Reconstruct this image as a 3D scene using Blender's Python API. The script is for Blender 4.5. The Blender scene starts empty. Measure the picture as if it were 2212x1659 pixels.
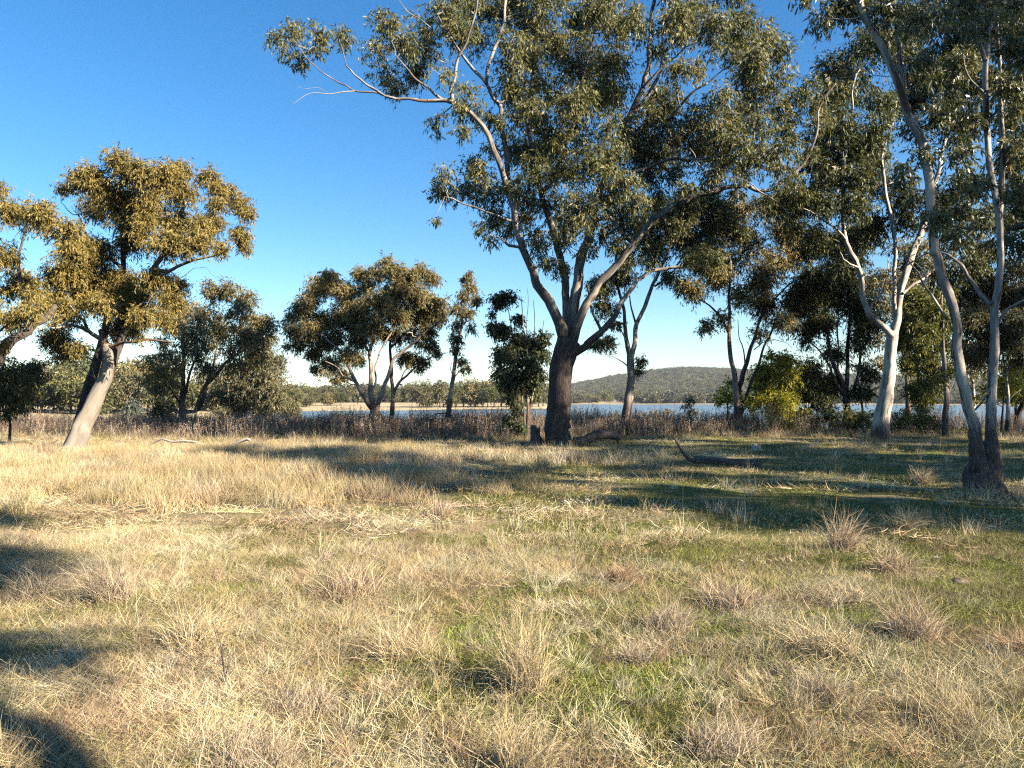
import bpy, math, random
import numpy as np
from mathutils import Vector

scene = bpy.context.scene
COL = scene.collection
R = math.radians

# ------------------------------------------------------------------ camera, sky, sun, exposure
IMG_W, IMG_H, FOC = 2212.0, 1659.0, 1671.0          # the frame in which the trees were measured
HORIZON = 865.0
CAM = np.array([0.0, 0.0, 1.6])
PITCH = math.atan((HORIZON - IMG_H / 2) / FOC)

cam_data = bpy.data.cameras.new('camera')
cam = bpy.data.objects.new('camera', cam_data)
COL.objects.link(cam)
cam.location = CAM
cam.rotation_euler = (R(90) + PITCH, 0, 0)
cam_data.sensor_width = 36.0
cam_data.lens = 36.0 * FOC / IMG_W
cam_data.clip_start = 0.1
cam_data.clip_end = 12000
scene.camera = cam

SUN_EL, SUN_AZ = R(28.5), R(118.0)                  # azimuth measured from +Y towards +X
world = bpy.data.worlds.new('World')
scene.world = world
world.use_nodes = True
wn = world.node_tree.nodes
sky = wn.new('ShaderNodeTexSky')
sky.sky_type = 'NISHITA'
sky.sun_disc = False
sky.sun_elevation = SUN_EL
sky.sun_rotation = SUN_AZ
sky.altitude = 300
sky.air_density = 1.0
sky.dust_density = 0.25
sky.ozone_density = 2.6
sky_sat = wn.new('ShaderNodeHueSaturation')
sky_sat.inputs['Saturation'].default_value = 1.34
world.node_tree.links.new(sky.outputs[0], sky_sat.inputs['Color'])
world.node_tree.links.new(sky_sat.outputs[0], wn['Background'].inputs[0])
wn['Background'].inputs[1].default_value = 0.066

sun_data = bpy.data.lights.new('sun', 'SUN')
sun_data.energy = 5.0
sun_data.angle = R(0.53)
sun_data.color = (1.0, 0.90, 0.74)
sun = bpy.data.objects.new('sun', sun_data)
COL.objects.link(sun)
sv = Vector((math.sin(SUN_AZ) * math.cos(SUN_EL), math.cos(SUN_AZ) * math.cos(SUN_EL), math.sin(SUN_EL)))
sun.rotation_euler = sv.to_track_quat('Z', 'Y').to_euler()
sun.location = (30, -20, 40)

scene.view_settings.view_transform = 'Standard'
scene.view_settings.look = 'None'
scene.view_settings.exposure = 1.72
scene.view_settings.gamma = 1.0
scene.render.engine = 'CYCLES'
scene.cycles.max_bounces = 3
scene.cycles.diffuse_bounces = 0
scene.cycles.glossy_bounces = 1
scene.cycles.transmission_bounces = 2
scene.cycles.use_denoising = False
scene.cycles.filter_width = 1.2
scene.cycles.transparent_max_bounces = 4

# ------------------------------------------------------------------ helpers
def P(x, y, d):
    """World point seen at (x, y) of the measuring frame, d metres ahead of the camera."""
    u = (x - IMG_W / 2) / FOC
    v = -(y - IMG_H / 2) / FOC
    dy = math.cos(PITCH) - v * math.sin(PITCH)
    dz = math.sin(PITCH) + v * math.cos(PITCH)
    k = d / dy
    return np.array([CAM[0] + k * u, d, CAM[2] + k * dz])

def smooth(a, b, x):
    t = np.clip((x - a) / (b - a), 0, 1)
    return t * t * (3 - 2 * t)

def waves(x, y, seed, scale, octaves=4):
    rg = np.random.default_rng(seed)
    out = np.zeros(np.broadcast(x, y).shape)
    amp, tot = 1.0, 0.0
    for o in range(octaves):
        for k in range(3):
            a = rg.uniform(0, 2 * math.pi)
            f = scale * 2 ** o * rg.uniform(.75, 1.3)
            out = out + amp * np.sin((x * math.cos(a) + y * math.sin(a)) * f + rg.uniform(0, 6.28)
                                     + 1.3 * np.sin((x * math.sin(a) - y * math.cos(a)) * f * .7 + rg.uniform(0, 6.28)))
        tot += amp * 1.7
        amp *= .55
    return out / tot

def frame_x(x, y):
    return IMG_W / 2 + FOC * x / np.maximum(y, 1.0)

WATER_Z = -1.25
def far_shore(X):
    return np.interp(X, [-1500, 0, 300, 480, 600, 640, 880, 930, 1010, 1180, 1235, 1900, 2300, 3500],
                     [105, 115, 124, 140, 190, 212, 222, 235, 250, 265, 560, 600, 500, 420])

def hill_px(X):
    return np.interp(X, [-1200, 0, 400, 600, 700, 900, 1060, 1150, 1240, 1330, 1430, 1500, 1580, 1700, 1900, 2100, 2300, 3400],
                     [20, 24, 24, 20, 20, 22, 24, 27, 36, 49, 61, 66, 65, 60, 50, 42, 38, 30])

def ground(x, y):
    x = np.asarray(x, float); y = np.asarray(y, float)
    r = np.hypot(x, y)
    ang_ok = smooth(0.0, 0.25, y / np.maximum(r, .1))       # the lake lies ahead of the camera only
    X = np.clip(frame_x(x, y), -1500, 3600)
    near = 0.05 * waves(x, y, 3, .35, 3) + 0.035 * waves(x, y, 5, 1.7, 2)
    shore = smooth(47, 62, y + 2.0 * np.sin(x * .06 + 1)) * ang_ok
    fs = far_shore(X)
    far = smooth(fs * .985, fs * 1.02, r)
    z = near * (1 - shore) - 2.1 * shore
    bank = 0.75 + .25 * waves(x, y, 9, .02, 2)
    pad = smooth(450, 640, X) * (1 - smooth(1150, 1230, X))
    rise = (1.45 * pad + .5 * (1 - pad)) * smooth(fs * 1.03, fs * 1.6, r)
    hill = (hill_px(X) / FOC * 1750 - 8.0) * smooth(620, 1700, r) * (1 - .5 * smooth(1900, 4500, r)) * ang_ok
    hill = hill * (1 + .10 * waves(x, y, 12, .006, 2))
    back = (1 - ang_ok)
    z = z + far * ang_ok * (2.1 - 1.1 + bank * .35 + rise) + hill
    return z

def new_mesh(name, verts, faces_flat, nper, mat=None, parent=None, smooth_shade=False, attrs=None, loc=None):
    """One mesh object from flat arrays (all faces have nper corners)."""
    verts = np.asarray(verts, np.float32).reshape(-1, 3)
    idx = np.asarray(faces_flat, np.int32).ravel()
    nf = len(idx) // nper
    me = bpy.data.meshes.new(name)
    me.vertices.add(len(verts)); me.vertices.foreach_set('co', verts.ravel())
    me.loops.add(len(idx)); me.loops.foreach_set('vertex_index', idx)
    me.polygons.add(nf)
    me.polygons.foreach_set('loop_start', np.arange(0, nf * nper, nper, dtype=np.int32))
    me.polygons.foreach_set('loop_total', np.full(nf, nper, np.int32))
    if smooth_shade:
        me.polygons.foreach_set('use_smooth', np.ones(nf, bool))
    for an, (typ, dom, arr) in (attrs or {}).items():
        a = me.attributes.new(an, typ, dom)
        a.data.foreach_set('vector' if typ == 'FLOAT_VECTOR' else 'value', np.asarray(arr, np.float32).ravel())
    me.update(calc_edges=True)
    if mat: me.materials.append(mat)
    o = bpy.data.objects.new(name, me)
    COL.objects.link(o)
    if parent: o.parent = parent
    if loc is not None: o.location = loc
    return o

def tag(o, label, cat=None, group=None, kind=None):
    if label: o['label'] = label
    if cat: o['category'] = cat
    if group: o['group'] = group
    if kind: o['kind'] = kind
    return o

def empty(name, loc):
    o = bpy.data.objects.new(name, None)
    o.empty_display_size = .3
    COL.objects.link(o); o.location = loc
    return o

def norm(v):
    return v / np.maximum(np.linalg.norm(v, axis=-1, keepdims=True), 1e-9)

def spline(pts, rad, step):
    """Catmull-Rom through pts, resampled every step metres; radii follow."""
    pts = np.asarray(pts, float); rad = np.asarray(rad, float)
    if len(pts) == 2:
        pts = np.array([pts[0], (pts[0] + pts[1]) / 2, pts[1]]); rad = np.array([rad[0], rad.mean(), rad[1]])
    p = np.vstack([2 * pts[0] - pts[1], pts, 2 * pts[-1] - pts[-2]])
    op, orr = [], []
    for i in range(1, len(p) - 2):
        seg = np.linalg.norm(p[i + 1] - p[i])
        n = max(2, int(seg / step))
        t = np.linspace(0, 1, n, endpoint=False)[:, None]
        a, b, c, d = p[i - 1], p[i], p[i + 1], p[i + 2]
        op.append(.5 * ((2 * b) + (-a + c) * t + (2 * a - 5 * b + 4 * c - d) * t ** 2 + (-a + 3 * b - 3 * c + d) * t ** 3))
        orr.append(rad[i - 1] + (rad[i] - rad[i - 1]) * t[:, 0])
    op.append(p[-2:-1]); orr.append(rad[-1:])
    return np.vstack(op), np.concatenate(orr)

def tube(pts, rad, sides, seed=0, lump=.06, flare=0.0, start=0.0):
    """Verts, quads and straightened bark coordinates of a bark-lumpy tube."""
    rg = np.random.default_rng(seed)
    n = len(pts)
    tan = norm(np.gradient(pts, axis=0))
    ref = np.array([1.0, 0.13, 0.07]) if abs(tan[0, 0]) < .8 else np.array([0, 1.0, .1])
    U = np.zeros((n, 3)); u = norm(np.cross(np.cross(tan[0], ref), tan[0]))
    for i in range(n):
        u = norm(u - tan[i] * np.dot(u, tan[i])); U[i] = u
    V = np.cross(tan, U)
    a = np.arange(sides) / sides * 2 * math.pi
    s = np.concatenate([[0], np.cumsum(np.linalg.norm(np.diff(pts, axis=0), axis=1))]) + start
    ph = rg.uniform(0, 6.28, 8)
    A, S = np.meshgrid(a, s)
    m = 1 + lump * (np.sin(2 * A + ph[0] + .9 * S) + .8 * np.sin(3 * A + ph[1] - 1.7 * S) + .6 * np.sin(5 * A + ph[2] + 3.1 * S + np.sin(2.3 * S + ph[3])) + .5 * np.sin(4.1 * S + ph[4]) * np.cos(A + ph[5]))
    for kn in range(max(1, int(s[-1] - s[0]) * 2)):
        ka, ks, kr = rg.uniform(0, 6.28), rg.uniform(s[0], s[-1]), rg.uniform(.05, .14)
        da = np.abs((A - ka + math.pi) % (2 * math.pi) - math.pi)
        m = m + rg.uniform(-.12, .30) * np.exp(-(da / .55) ** 2 - ((S - ks) / kr) ** 2)
    if flare:
        m = m + flare * np.exp(-S / .35) * (.55 + .35 * np.cos(4 * A + ph[6]) + .25 * np.cos(7 * A + ph[7]))
    rr = rad[:, None] * m
    v = pts[:, None, :] + rr[..., None] * (np.cos(A)[..., None] * U[:, None, :] + np.sin(A)[..., None] * V[:, None, :])
    bk = np.stack([np.cos(A) * rad[:, None], np.sin(A) * rad[:, None], S], -1)
    i = np.arange(n - 1)[:, None] * sides; j = np.arange(sides)[None, :]; j2 = (j + 1) % sides
    q = np.stack([i + j, i + j2, i + sides + j2, i + sides + j], -1).reshape(-1, 4)
    # close the far end with a small cap of quads
    cap = np.array([(n - 1) * sides + k for k in range(sides)])
    vv = np.vstack([v.reshape(-1, 3), pts[-1] + tan[-1] * rad[-1] * .5])
    bb = np.vstack([bk.reshape(-1, 3), [0, 0, s[-1]]])
    c = len(vv) - 1
    qc = [[cap[k], cap[(k + 1) % sides], cap[(k + 2) % sides], c] for k in range(0, sides - 1, 2)]
    return vv, np.vstack([q, np.array(qc)]), bb

def tubes_many(K, Rr, sides):
    """K: (N, n, 3) polylines, Rr: (N, n) radii -> verts, quads, bark coordinates."""
    N, n, _ = K.shape
    tan = norm(np.gradient(K, axis=1))
    ref = np.where(np.abs(tan[..., :1]) < .8, np.array([1.0, .1, .05]), np.array([.05, 1.0, .1]))
    U = norm(np.cross(tan, ref)); V = np.cross(tan, U)
    a = np.arange(sides) / sides * 2 * math.pi
    v = K[:, :, None, :] + Rr[:, :, None, None] * (np.cos(a)[None, None, :, None] * U[:, :, None, :] + np.sin(a)[None, None, :, None] * V[:, :, None, :])
    seg = np.concatenate([np.zeros((N, 1)), np.cumsum(np.linalg.norm(np.diff(K, axis=1), axis=2), 1)], 1)
    bk = np.stack([np.cos(a)[None, None] * Rr[..., None], np.sin(a)[None, None] * Rr[..., None], np.repeat(seg[..., None], sides, 2)], -1)
    b = (np.arange(N) * n * sides)[:, None, None]; i = (np.arange(n - 1) * sides)[None, :, None]; j = np.arange(sides)[None, None, :]
    j2 = (j + 1) % sides
    q = np.stack([b + i + j, b + i + j2, b + i + sides + j2, b + i + sides + j], -1).reshape(-1, 4)
    return v.reshape(-1, 3), q, bk.reshape(-1, 3)

# ------------------------------------------------------------------ materials
def nodes_of(name):
    m = bpy.data.materials.new(name); m.use_nodes = True
    nt = m.node_tree
    return m, nt, nt.nodes, nt.links, nt.nodes['Principled BSDF']

def ramp(N, stops, interp='LINEAR'):
    r = N.new('ShaderNodeValToRGB'); cr = r.color_ramp; cr.interpolation = interp
    while len(cr.elements) < len(stops): cr.elements.new(.5)
    for e, (p, c) in zip(cr.elements, stops):
        e.position = p; e.color = (*c, 1) if len(c) == 3 else c
    return r

def noise(N, L, vec, scale, detail=4, rough=.55, mapscale=None):
    n = N.new('ShaderNodeTexNoise'); n.inputs['Scale'].default_value = scale
    n.inputs['Detail'].default_value = detail; n.inputs['Roughness'].default_value = rough
    if mapscale:
        mp = N.new('ShaderNodeMapping'); mp.inputs['Scale'].default_value = mapscale
        L.new(vec, mp.inputs['Vector']); vec = mp.outputs[0]
    L.new(vec, n.inputs['Vector'])
    return n

def mixc(N, L, fac, a, b, mode='MIX'):
    m = N.new('ShaderNodeMix'); m.data_type = 'RGBA'; m.blend_type = mode
    for sock, val in ((m.inputs[0], fac), (m.inputs[6], a), (m.inputs[7], b)):
        if isinstance(val, (int, float)): sock.default_value = val
        elif isinstance(val, tuple): sock.default_value = (*val, 1)
        else: L.new(val, sock)
    return m.outputs[2]

def math_node(N, L, op, a, b=None, clamp=False):
    m = N.new('ShaderNodeMath'); m.operation = op; m.use_clamp = clamp
    for k, val in enumerate((a, b)):
        if val is None: continue
        if isinstance(val, (int, float)): m.inputs[k].default_value = val
        else: L.new(val, m.inputs[k])
    return m.outputs[0]

def bark(name, pale, mid, rust, dark, stocking, soft=.8, amount=.5, rough_amount=1.0):
    """Gum bark: pale smooth wood with streaks, rough dark stocking up to a height."""
    m, nt, N, L, B = nodes_of(name)
    at = N.new('ShaderNodeAttribute'); at.attribute_name = 'bk'
    tc = N.new('ShaderNodeTexCoord')
    n1 = noise(N, L, at.outputs['Vector'], 1.0, 6, .65, (9, 9, 1.1))
    n2 = noise(N, L, at.outputs['Vector'], 1.0, 5, .62, (3.2, 3.2, .8))
    n3 = noise(N, L, tc.outputs['Object'], 1.3, 4, .6)
    n4 = noise(N, L, at.outputs['Vector'], 1.0, 6, .7, (38, 38, 3.0))
    c = mixc(N, L, ramp_out(N, L, n2.outputs[0], .55 - .08 * amount, .62 - .08 * amount), pale, mid)
    c = mixc(N, L, ramp_out(N, L, n1.outputs[0], .61 - .08 * amount, .66 - .08 * amount), c, rust)
    sep = N.new('ShaderNodeSeparateXYZ'); L.new(tc.outputs['Object'], sep.inputs[0])
    h = math_node(N, L, 'ADD', sep.outputs[2], math_node(N, L, 'MULTIPLY', math_node(N, L, 'SUBTRACT', n1.outputs[0], .5), 3.2 * soft))
    h = math_node(N, L, 'ADD', h, math_node(N, L, 'MULTIPLY', math_node(N, L, 'SUBTRACT', n3.outputs[0], .5), 1.6 * soft))
    mr = N.new('ShaderNodeMapRange'); mr.inputs[1].default_value = stocking - .35 * soft; mr.inputs[2].default_value = stocking + .35 * soft
    mr.inputs[3].default_value = 1; mr.inputs[4].default_value = 0
    L.new(h, mr.inputs[0])
    dk = mixc(N, L, ramp_out(N, L, n4.outputs[0], .42, .66), dark, tuple(min(1, x * 3.2 + .01) for x in dark))
    c = mixc(N, L, mr.outputs[0], c, dk)
    c = mixc(N, L, math_node(N, L, 'MULTIPLY', ramp_out(N, L, n4.outputs[0], .35, .75), .35), c, (0.10, .075, .06))
    L.new(c, B.inputs['Base Color'])
    B.inputs['Roughness'].default_value = .85
    B.inputs['Specular IOR Level'].default_value = .15
    bp = N.new('ShaderNodeBump'); bp.inputs['Strength'].default_value = .8; bp.inputs['Distance'].default_value = .03
    hgt = math_node(N, L, 'MULTIPLY', n4.outputs[0], math_node(N, L, 'ADD', math_node(N, L, 'MULTIPLY', mr.outputs[0], 1.3 * rough_amount), .18))
    hgt = math_node(N, L, 'ADD', hgt, math_node(N, L, 'MULTIPLY', n1.outputs[0], .4))
    L.new(hgt, bp.inputs['Height']); L.new(bp.outputs[0], B.inputs['Normal'])
    return m

def ramp_out(N, L, val, a, b):
    mr = N.new('ShaderNodeMapRange'); mr.interpolation_type = 'SMOOTHSTEP'
    mr.inputs[1].default_value = a; mr.inputs[2].default_value = b
    L.new(val, mr.inputs[0])
    return mr.outputs[0]

def leafmat(name, stops, trans=.22, rough=.5, spec=.30):
    m, nt, N, L, B = nodes_of(name)
    at = N.new('ShaderNodeAttribute'); at.attribute_name = 'rnd'
    rp = ramp(N, stops); L.new(at.outputs['Fac'], rp.inputs[0])
    oi = N.new('ShaderNodeObjectInfo')
    hs = N.new('ShaderNodeHueSaturation')
    hs.inputs['Saturation'].default_value = 1.0
    L.new(math_node(N, L, 'ADD', math_node(N, L, 'MULTIPLY', oi.outputs['Random'], .3), .85), hs.inputs['Value'])
    L.new(rp.outputs[0], hs.inputs['Color'])
    L.new(hs.outputs[0], B.inputs['Base Color'])
    B.inputs['Roughness'].default_value = rough
    B.inputs['Specular IOR Level'].default_value = spec
    tr = N.new('ShaderNodeBsdfTranslucent'); 
    L.new(mixc(N, L, 1.0, hs.outputs[0], (1.25, 1.25, .55), 'MULTIPLY'), tr.inputs[0])
    mx = N.new('ShaderNodeMixShader'); mx.inputs[0].default_value = trans
    L.new(B.outputs[0], mx.inputs[1]); L.new(tr.outputs[0], mx.inputs[2])
    L.new(mx.outputs[0], N['Material Output'].inputs[0])
    return m

LEAF_GUM = leafmat('gum_leaf_olive', [(0, (0.048, 0.058, 0.025)), (.35, (0.099, 0.107, 0.040)), (.7, (0.182, 0.161, 0.057)), (.92, (0.318, 0.239, 0.095)), (1, (0.445, 0.301, 0.151))])
LEAF_NEAR = leafmat('gum_leaf_glossy', [(0, (0.057, 0.073, 0.035)), (.4, (0.122, 0.134, 0.060)), (.75, (0.227, 0.212, 0.092)), (.93, (0.406, 0.293, 0.132)), (1, (0.552, 0.307, 0.172))], trans=.2, rough=.36, spec=.45)
LEAF_GOLD = leafmat('gum_leaf_bronze', [(0, (0.111, 0.096, 0.033)), (.3, (0.196, 0.153, 0.045)), (.7, (0.322, 0.236, 0.063)), (.92, (0.441, 0.298, 0.087)), (1, (0.510, 0.270, 0.094))])
LEAF_BROWN = leafmat('gum_leaf_brownish', [(0, (0.088, 0.084, 0.039)), (.35, (0.166, 0.146, 0.058)), (.7, (0.294, 0.218, 0.083)), (.92, (0.450, 0.284, 0.129)), (1, (0.528, 0.294, 0.153))])
LEAF_DARK = leafmat('gum_leaf_dark', [(0, (0.037, 0.048, 0.022)), (.4, (0.076, 0.086, 0.035)), (.8, (0.144, 0.137, 0.046)), (1, (0.288, 0.211, 0.077))])
LEAF_GREY = leafmat('gum_leaf_grey', [(0, (0.072, 0.073, 0.040)), (.4, (0.121, 0.111, 0.055)), (.8, (0.187, 0.156, 0.079)), (1, (0.253, 0.192, 0.105))])
LEAF_WATTLE = leafmat('wattle_leaf', [(0, (0.131, 0.146, 0.024)), (.4, (0.277, 0.270, 0.037)), (.8, (0.496, 0.401, 0.051)), (1, (0.729, 0.513, 0.051))], trans=.35)
LEAF_SHRUB = leafmat('shrub_leaf', [(0, (0.058, 0.069, 0.015)), (.4, (0.117, 0.125, 0.026)), (.8, (0.215, 0.194, 0.042)), (1, (0.325, 0.237, 0.066))])
LEAF_WOOD = leafmat('far_wood_leaf', [(0, (.055, .060, .048)), (.5, (.095, .095, .070)), (1, (.15, .13, .095))])
LEAF_COPPICE = leafmat('coppice_leaf', [(0, (.035, .045, .02)), (.4, (.07, .082, .036)), (.8, (.125, .13, .055)), (1, (.2, .17, .08))])
LEAF_BLUE = leafmat('blue_shrub_leaf', [(0, (.06, .08, .065)), (.5, (.11, .135, .10)), (1, (.18, .19, .13))])

BARK_BIG = bark('bark_big_gum', (.40, .34, .275), (.18, .155, .135), (.16, .095, .065), (.042, .031, .026), 4.2, 1.7, 1.0)
BARK_RIGHT = bark('bark_twin_gum', (.56, .47, .38), (.30, .255, .22), (.115, .065, .04), (.062, .045, .037), 1.15, .7, 1.05)
BARK_WHITE = bark('bark_white_gum', (.66, .56, .44), (.40, .34, .28), (.24, .155, .105), (.075, .05, .04), .6, .7, .55)
BARK_LEAN = bark('bark_leaning_gum', (.33, .28, .22), (.23, .195, .155), (.30, .21, .15), (.09, .07, .055), -3, .3, .6)
BARK_RUST = bark('bark_rusty', (.28, .19, .135), (.20, .12, .08), (.15, .075, .045), (.07, .05, .04), -3, .3, .9)
BARK_MID = bark('bark_mid_gum', (.42, .34, .27), (.25, .20, .16), (.19, .11, .075), (.075, .05, .04), 1.6, .7, .7)
BARK_DARK = bark('bark_dark', (.16, .125, .10), (.10, .08, .066), (.075, .052, .04), (.04, .032, .027), 2.5, .8, .7)
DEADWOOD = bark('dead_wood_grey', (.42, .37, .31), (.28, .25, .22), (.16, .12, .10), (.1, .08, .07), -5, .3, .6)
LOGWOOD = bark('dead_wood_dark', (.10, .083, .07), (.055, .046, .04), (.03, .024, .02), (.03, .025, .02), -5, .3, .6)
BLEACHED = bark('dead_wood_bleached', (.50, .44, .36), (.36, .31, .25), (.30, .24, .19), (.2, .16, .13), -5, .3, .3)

def plainmat(name, c1, c2, scale=8, rough=.8):
    m, nt, N, L, B = nodes_of(name)
    tc = N.new('ShaderNodeTexCoord')
    n = noise(N, L, tc.outputs['Object'], scale, 5, .6)
    L.new(mixc(N, L, ramp_out(N, L, n.outputs[0], .35, .65), c1, c2), B.inputs['Base Color'])
    B.inputs['Roughness'].default_value = rough
    bp = N.new('ShaderNodeBump'); bp.inputs['Strength'].default_value = .5; bp.inputs['Distance'].default_value = .01
    L.new(n.outputs[0], bp.inputs['Height']); L.new(bp.outputs[0], B.inputs['Normal'])
    return m

def grassmat(name, trans=.24, spec=.02, const=None):
    m, nt, N, L, B = nodes_of(name)
    at = N.new('ShaderNodeAttribute'); at.attribute_name = 'rnd'
    if const is None:
        ci = N.new('ShaderNodeAttribute'); ci.attribute_name = 'col'; ci.attribute_type = 'INSTANCER'
        base = ci.outputs['Vector']
    else:
        rgb = N.new('ShaderNodeRGB'); rgb.outputs[0].default_value = (*const, 1); base = rgb.outputs[0]
    br = N.new('ShaderNodeHueSaturation')
    L.new(base, br.inputs['Color'])
    L.new(math_node(N, L, 'ADD', math_node(N, L, 'MULTIPLY', at.outputs['Fac'], .9), .5), br.inputs['Value'])
    L.new(math_node(N, L, 'ADD', math_node(N, L, 'MULTIPLY', at.outputs['Fac'], -.3), 1.12), br.inputs['Saturation'])
    L.new(br.outputs[0], B.inputs['Base Color'])
    B.inputs['Roughness'].default_value = .55; B.inputs['Specular IOR Level'].default_value = spec
    tr = N.new('ShaderNodeBsdfTranslucent'); L.new(br.outputs[0], tr.inputs[0])
    mx = N.new('ShaderNodeMixShader'); mx.inputs[0].default_value = trans
    L.new(B.outputs[0], mx.inputs[1]); L.new(tr.outputs[0], mx.inputs[2])
    L.new(mx.outputs[0], N['Material Output'].inputs[0])
    return m
GRASS = grassmat('grass_blade')

# ------------------------------------------------------------------ the ground, the lake
def zones(x, y):
    """How dry-and-tall and how green the meadow is at a place (0..1)."""
    x = np.asarray(x, float); y = np.asarray(y, float)
    n = waves(x, y, 21, .55, 3); n2 = waves(x, y, 33, 1.5, 3)
    edge = -1.6 + 1.6 * n - .10 * (y - 14)
    tall = (1 - smooth(edge - 1.5, edge + 1.5, x)) * smooth(10.6, 12.6, y + .8 * n2) * (1 - smooth(24.0, 26.0, y + n))
    green = .46 + .75 * n2 + .30 * np.clip(x, -3, 3) / 3 + .2 * smooth(7.6, 9.2, y) * smooth(-3.5, -.5, x)
    lawn = smooth(7.6, 9.2, y + .5 * n) * (1 - smooth(26, 30, y)) * smooth(-3.5, -.5, x + 1.2 * n)
    return np.clip(tall, 0, 1), np.clip(green, 0, 1), np.clip(lawn, 0, 1)

def build_ground():
    a1 = np.arange(-42, 42.01, .40)
    a2 = np.concatenate([np.arange(44, 180, 4), np.arange(-180, -43, 4)])
    ang = np.sort(np.concatenate([a1, a2]))
    ang = np.unique(np.round(ang, 3))
    rad = np.concatenate([[0.35], 0.6 * 1.037 ** np.arange(0, 246)])
    T, RR = np.meshgrid(np.radians(ang), rad)
    x = RR * np.sin(T); y = RR * np.cos(T); z = ground(x, y)
    n, m = RR.shape
    v = np.stack([x, y, z], -1).reshape(-1, 3)
    i = np.arange(n - 1)[:, None] * m; j = np.arange(m)[None, :]; j2 = (j + 1) % m
    q = np.stack([i + j, i + j2, i + m + j2, i + m + j], -1).reshape(-1, 4)
    tall, green, lawn = zones(x, y)
    X = frame_x(x, y)
    farbank = (RR > 90) & (y > 0)
    straw = np.where(farbank, 1.0, 0.0).ravel()
    gr = np.where(farbank, 0.15 + .25 * waves(x, y, 40, .05, 3), green).ravel()
    m_, nt, N, L, B = nodes_of('meadow_soil')
    at = N.new('ShaderNodeAttribute'); at.attribute_name = 'green'
    as_ = N.new('ShaderNodeAttribute'); as_.attribute_name = 'straw'
    tc = N.new('ShaderNodeTexCoord')
    n1 = noise(N, L, tc.outputs['Object'], 3.0, 8, .7)
    n2 = noise(N, L, tc.outputs['Object'], 22.0, 5, .7)
    soil = mixc(N, L, ramp_out(N, L, n2.outputs[0], .4, .65), (.20, .155, .085), (.36, .28, .155))
    grn = mixc(N, L, ramp_out(N, L, n2.outputs[0], .35, .7), (.095, .100, .026), (.18, .175, .052))
    f = math_node(N, L, 'ADD', at.outputs['Fac'], math_node(N, L, 'MULTIPLY', math_node(N, L, 'SUBTRACT', n1.outputs[0], .5), 1.4))
    c = mixc(N, L, ramp_out(N, L, f, .30, .75), soil, grn)
    n3 = noise(N, L, tc.outputs['Object'], .06, 6, .6, (1, 3.0, 1))
    far = mixc(N, L, ramp_out(N, L, n3.outputs[0], .38, .62), (.46, .36, .22), (.32, .25, .14))
    c = mixc(N, L, as_.outputs['Fac'], c, far)
    L.new(c, B.inputs['Base Color']); B.inputs['Roughness'].default_value = .95
    B.inputs['Specular IOR Level'].default_value = .1
    bp = N.new('ShaderNodeBump'); bp.inputs['Distance'].default_value = .04; bp.inputs['Strength'].default_value = .8
    L.new(n2.outputs[0], bp.inputs['Height']); L.new(bp.outputs[0], B.inputs['Normal'])
    o = new_mesh('ground', v, q, 4, m_, None, True, {'green': ('FLOAT', 'POINT', gr), 'straw': ('FLOAT', 'POINT', straw)})
    # fill the small hole under the camera
    tag(o, 'meadow ground running down to the lake and up to the far hills', None, None, 'structure')
build_ground()

def build_water():
    m, nt, N, L, B = nodes_of('lake_water')
    tc = N.new('ShaderNodeTexCoord')
    n1 = noise(N, L, tc.outputs['Object'], 1.6, 3, .55, (1, .45, 1))
    n2 = noise(N, L, tc.outputs['Object'], .05, 3, .5, (1, .3, 1))
    B.inputs['Base Color'].default_value = (.10, .115, .12, 1)
    B.inputs['Roughness'].default_value = .28
    B.inputs['IOR'].default_value = 1.33
    bp = N.new('ShaderNodeBump'); bp.inputs['Strength'].default_value = .9; bp.inputs['Distance'].default_value = .15
    L.new(math_node(N, L, 'MULTIPLY', n1.outputs[0], n2.outputs[0]), bp.inputs['Height']); L.new(bp.outputs[0], B.inputs['Normal'])
    v = [(-1500, 46, WATER_Z), (1500, 46, WATER_Z), (1500, 900, WATER_Z), (-1500, 900, WATER_Z)]
    o = new_mesh('lake', v, [0, 1, 2, 3], 4, m)
    tag(o, 'calm pale blue lake beyond the dry weeds', None, None, 'structure')
build_water()

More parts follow.
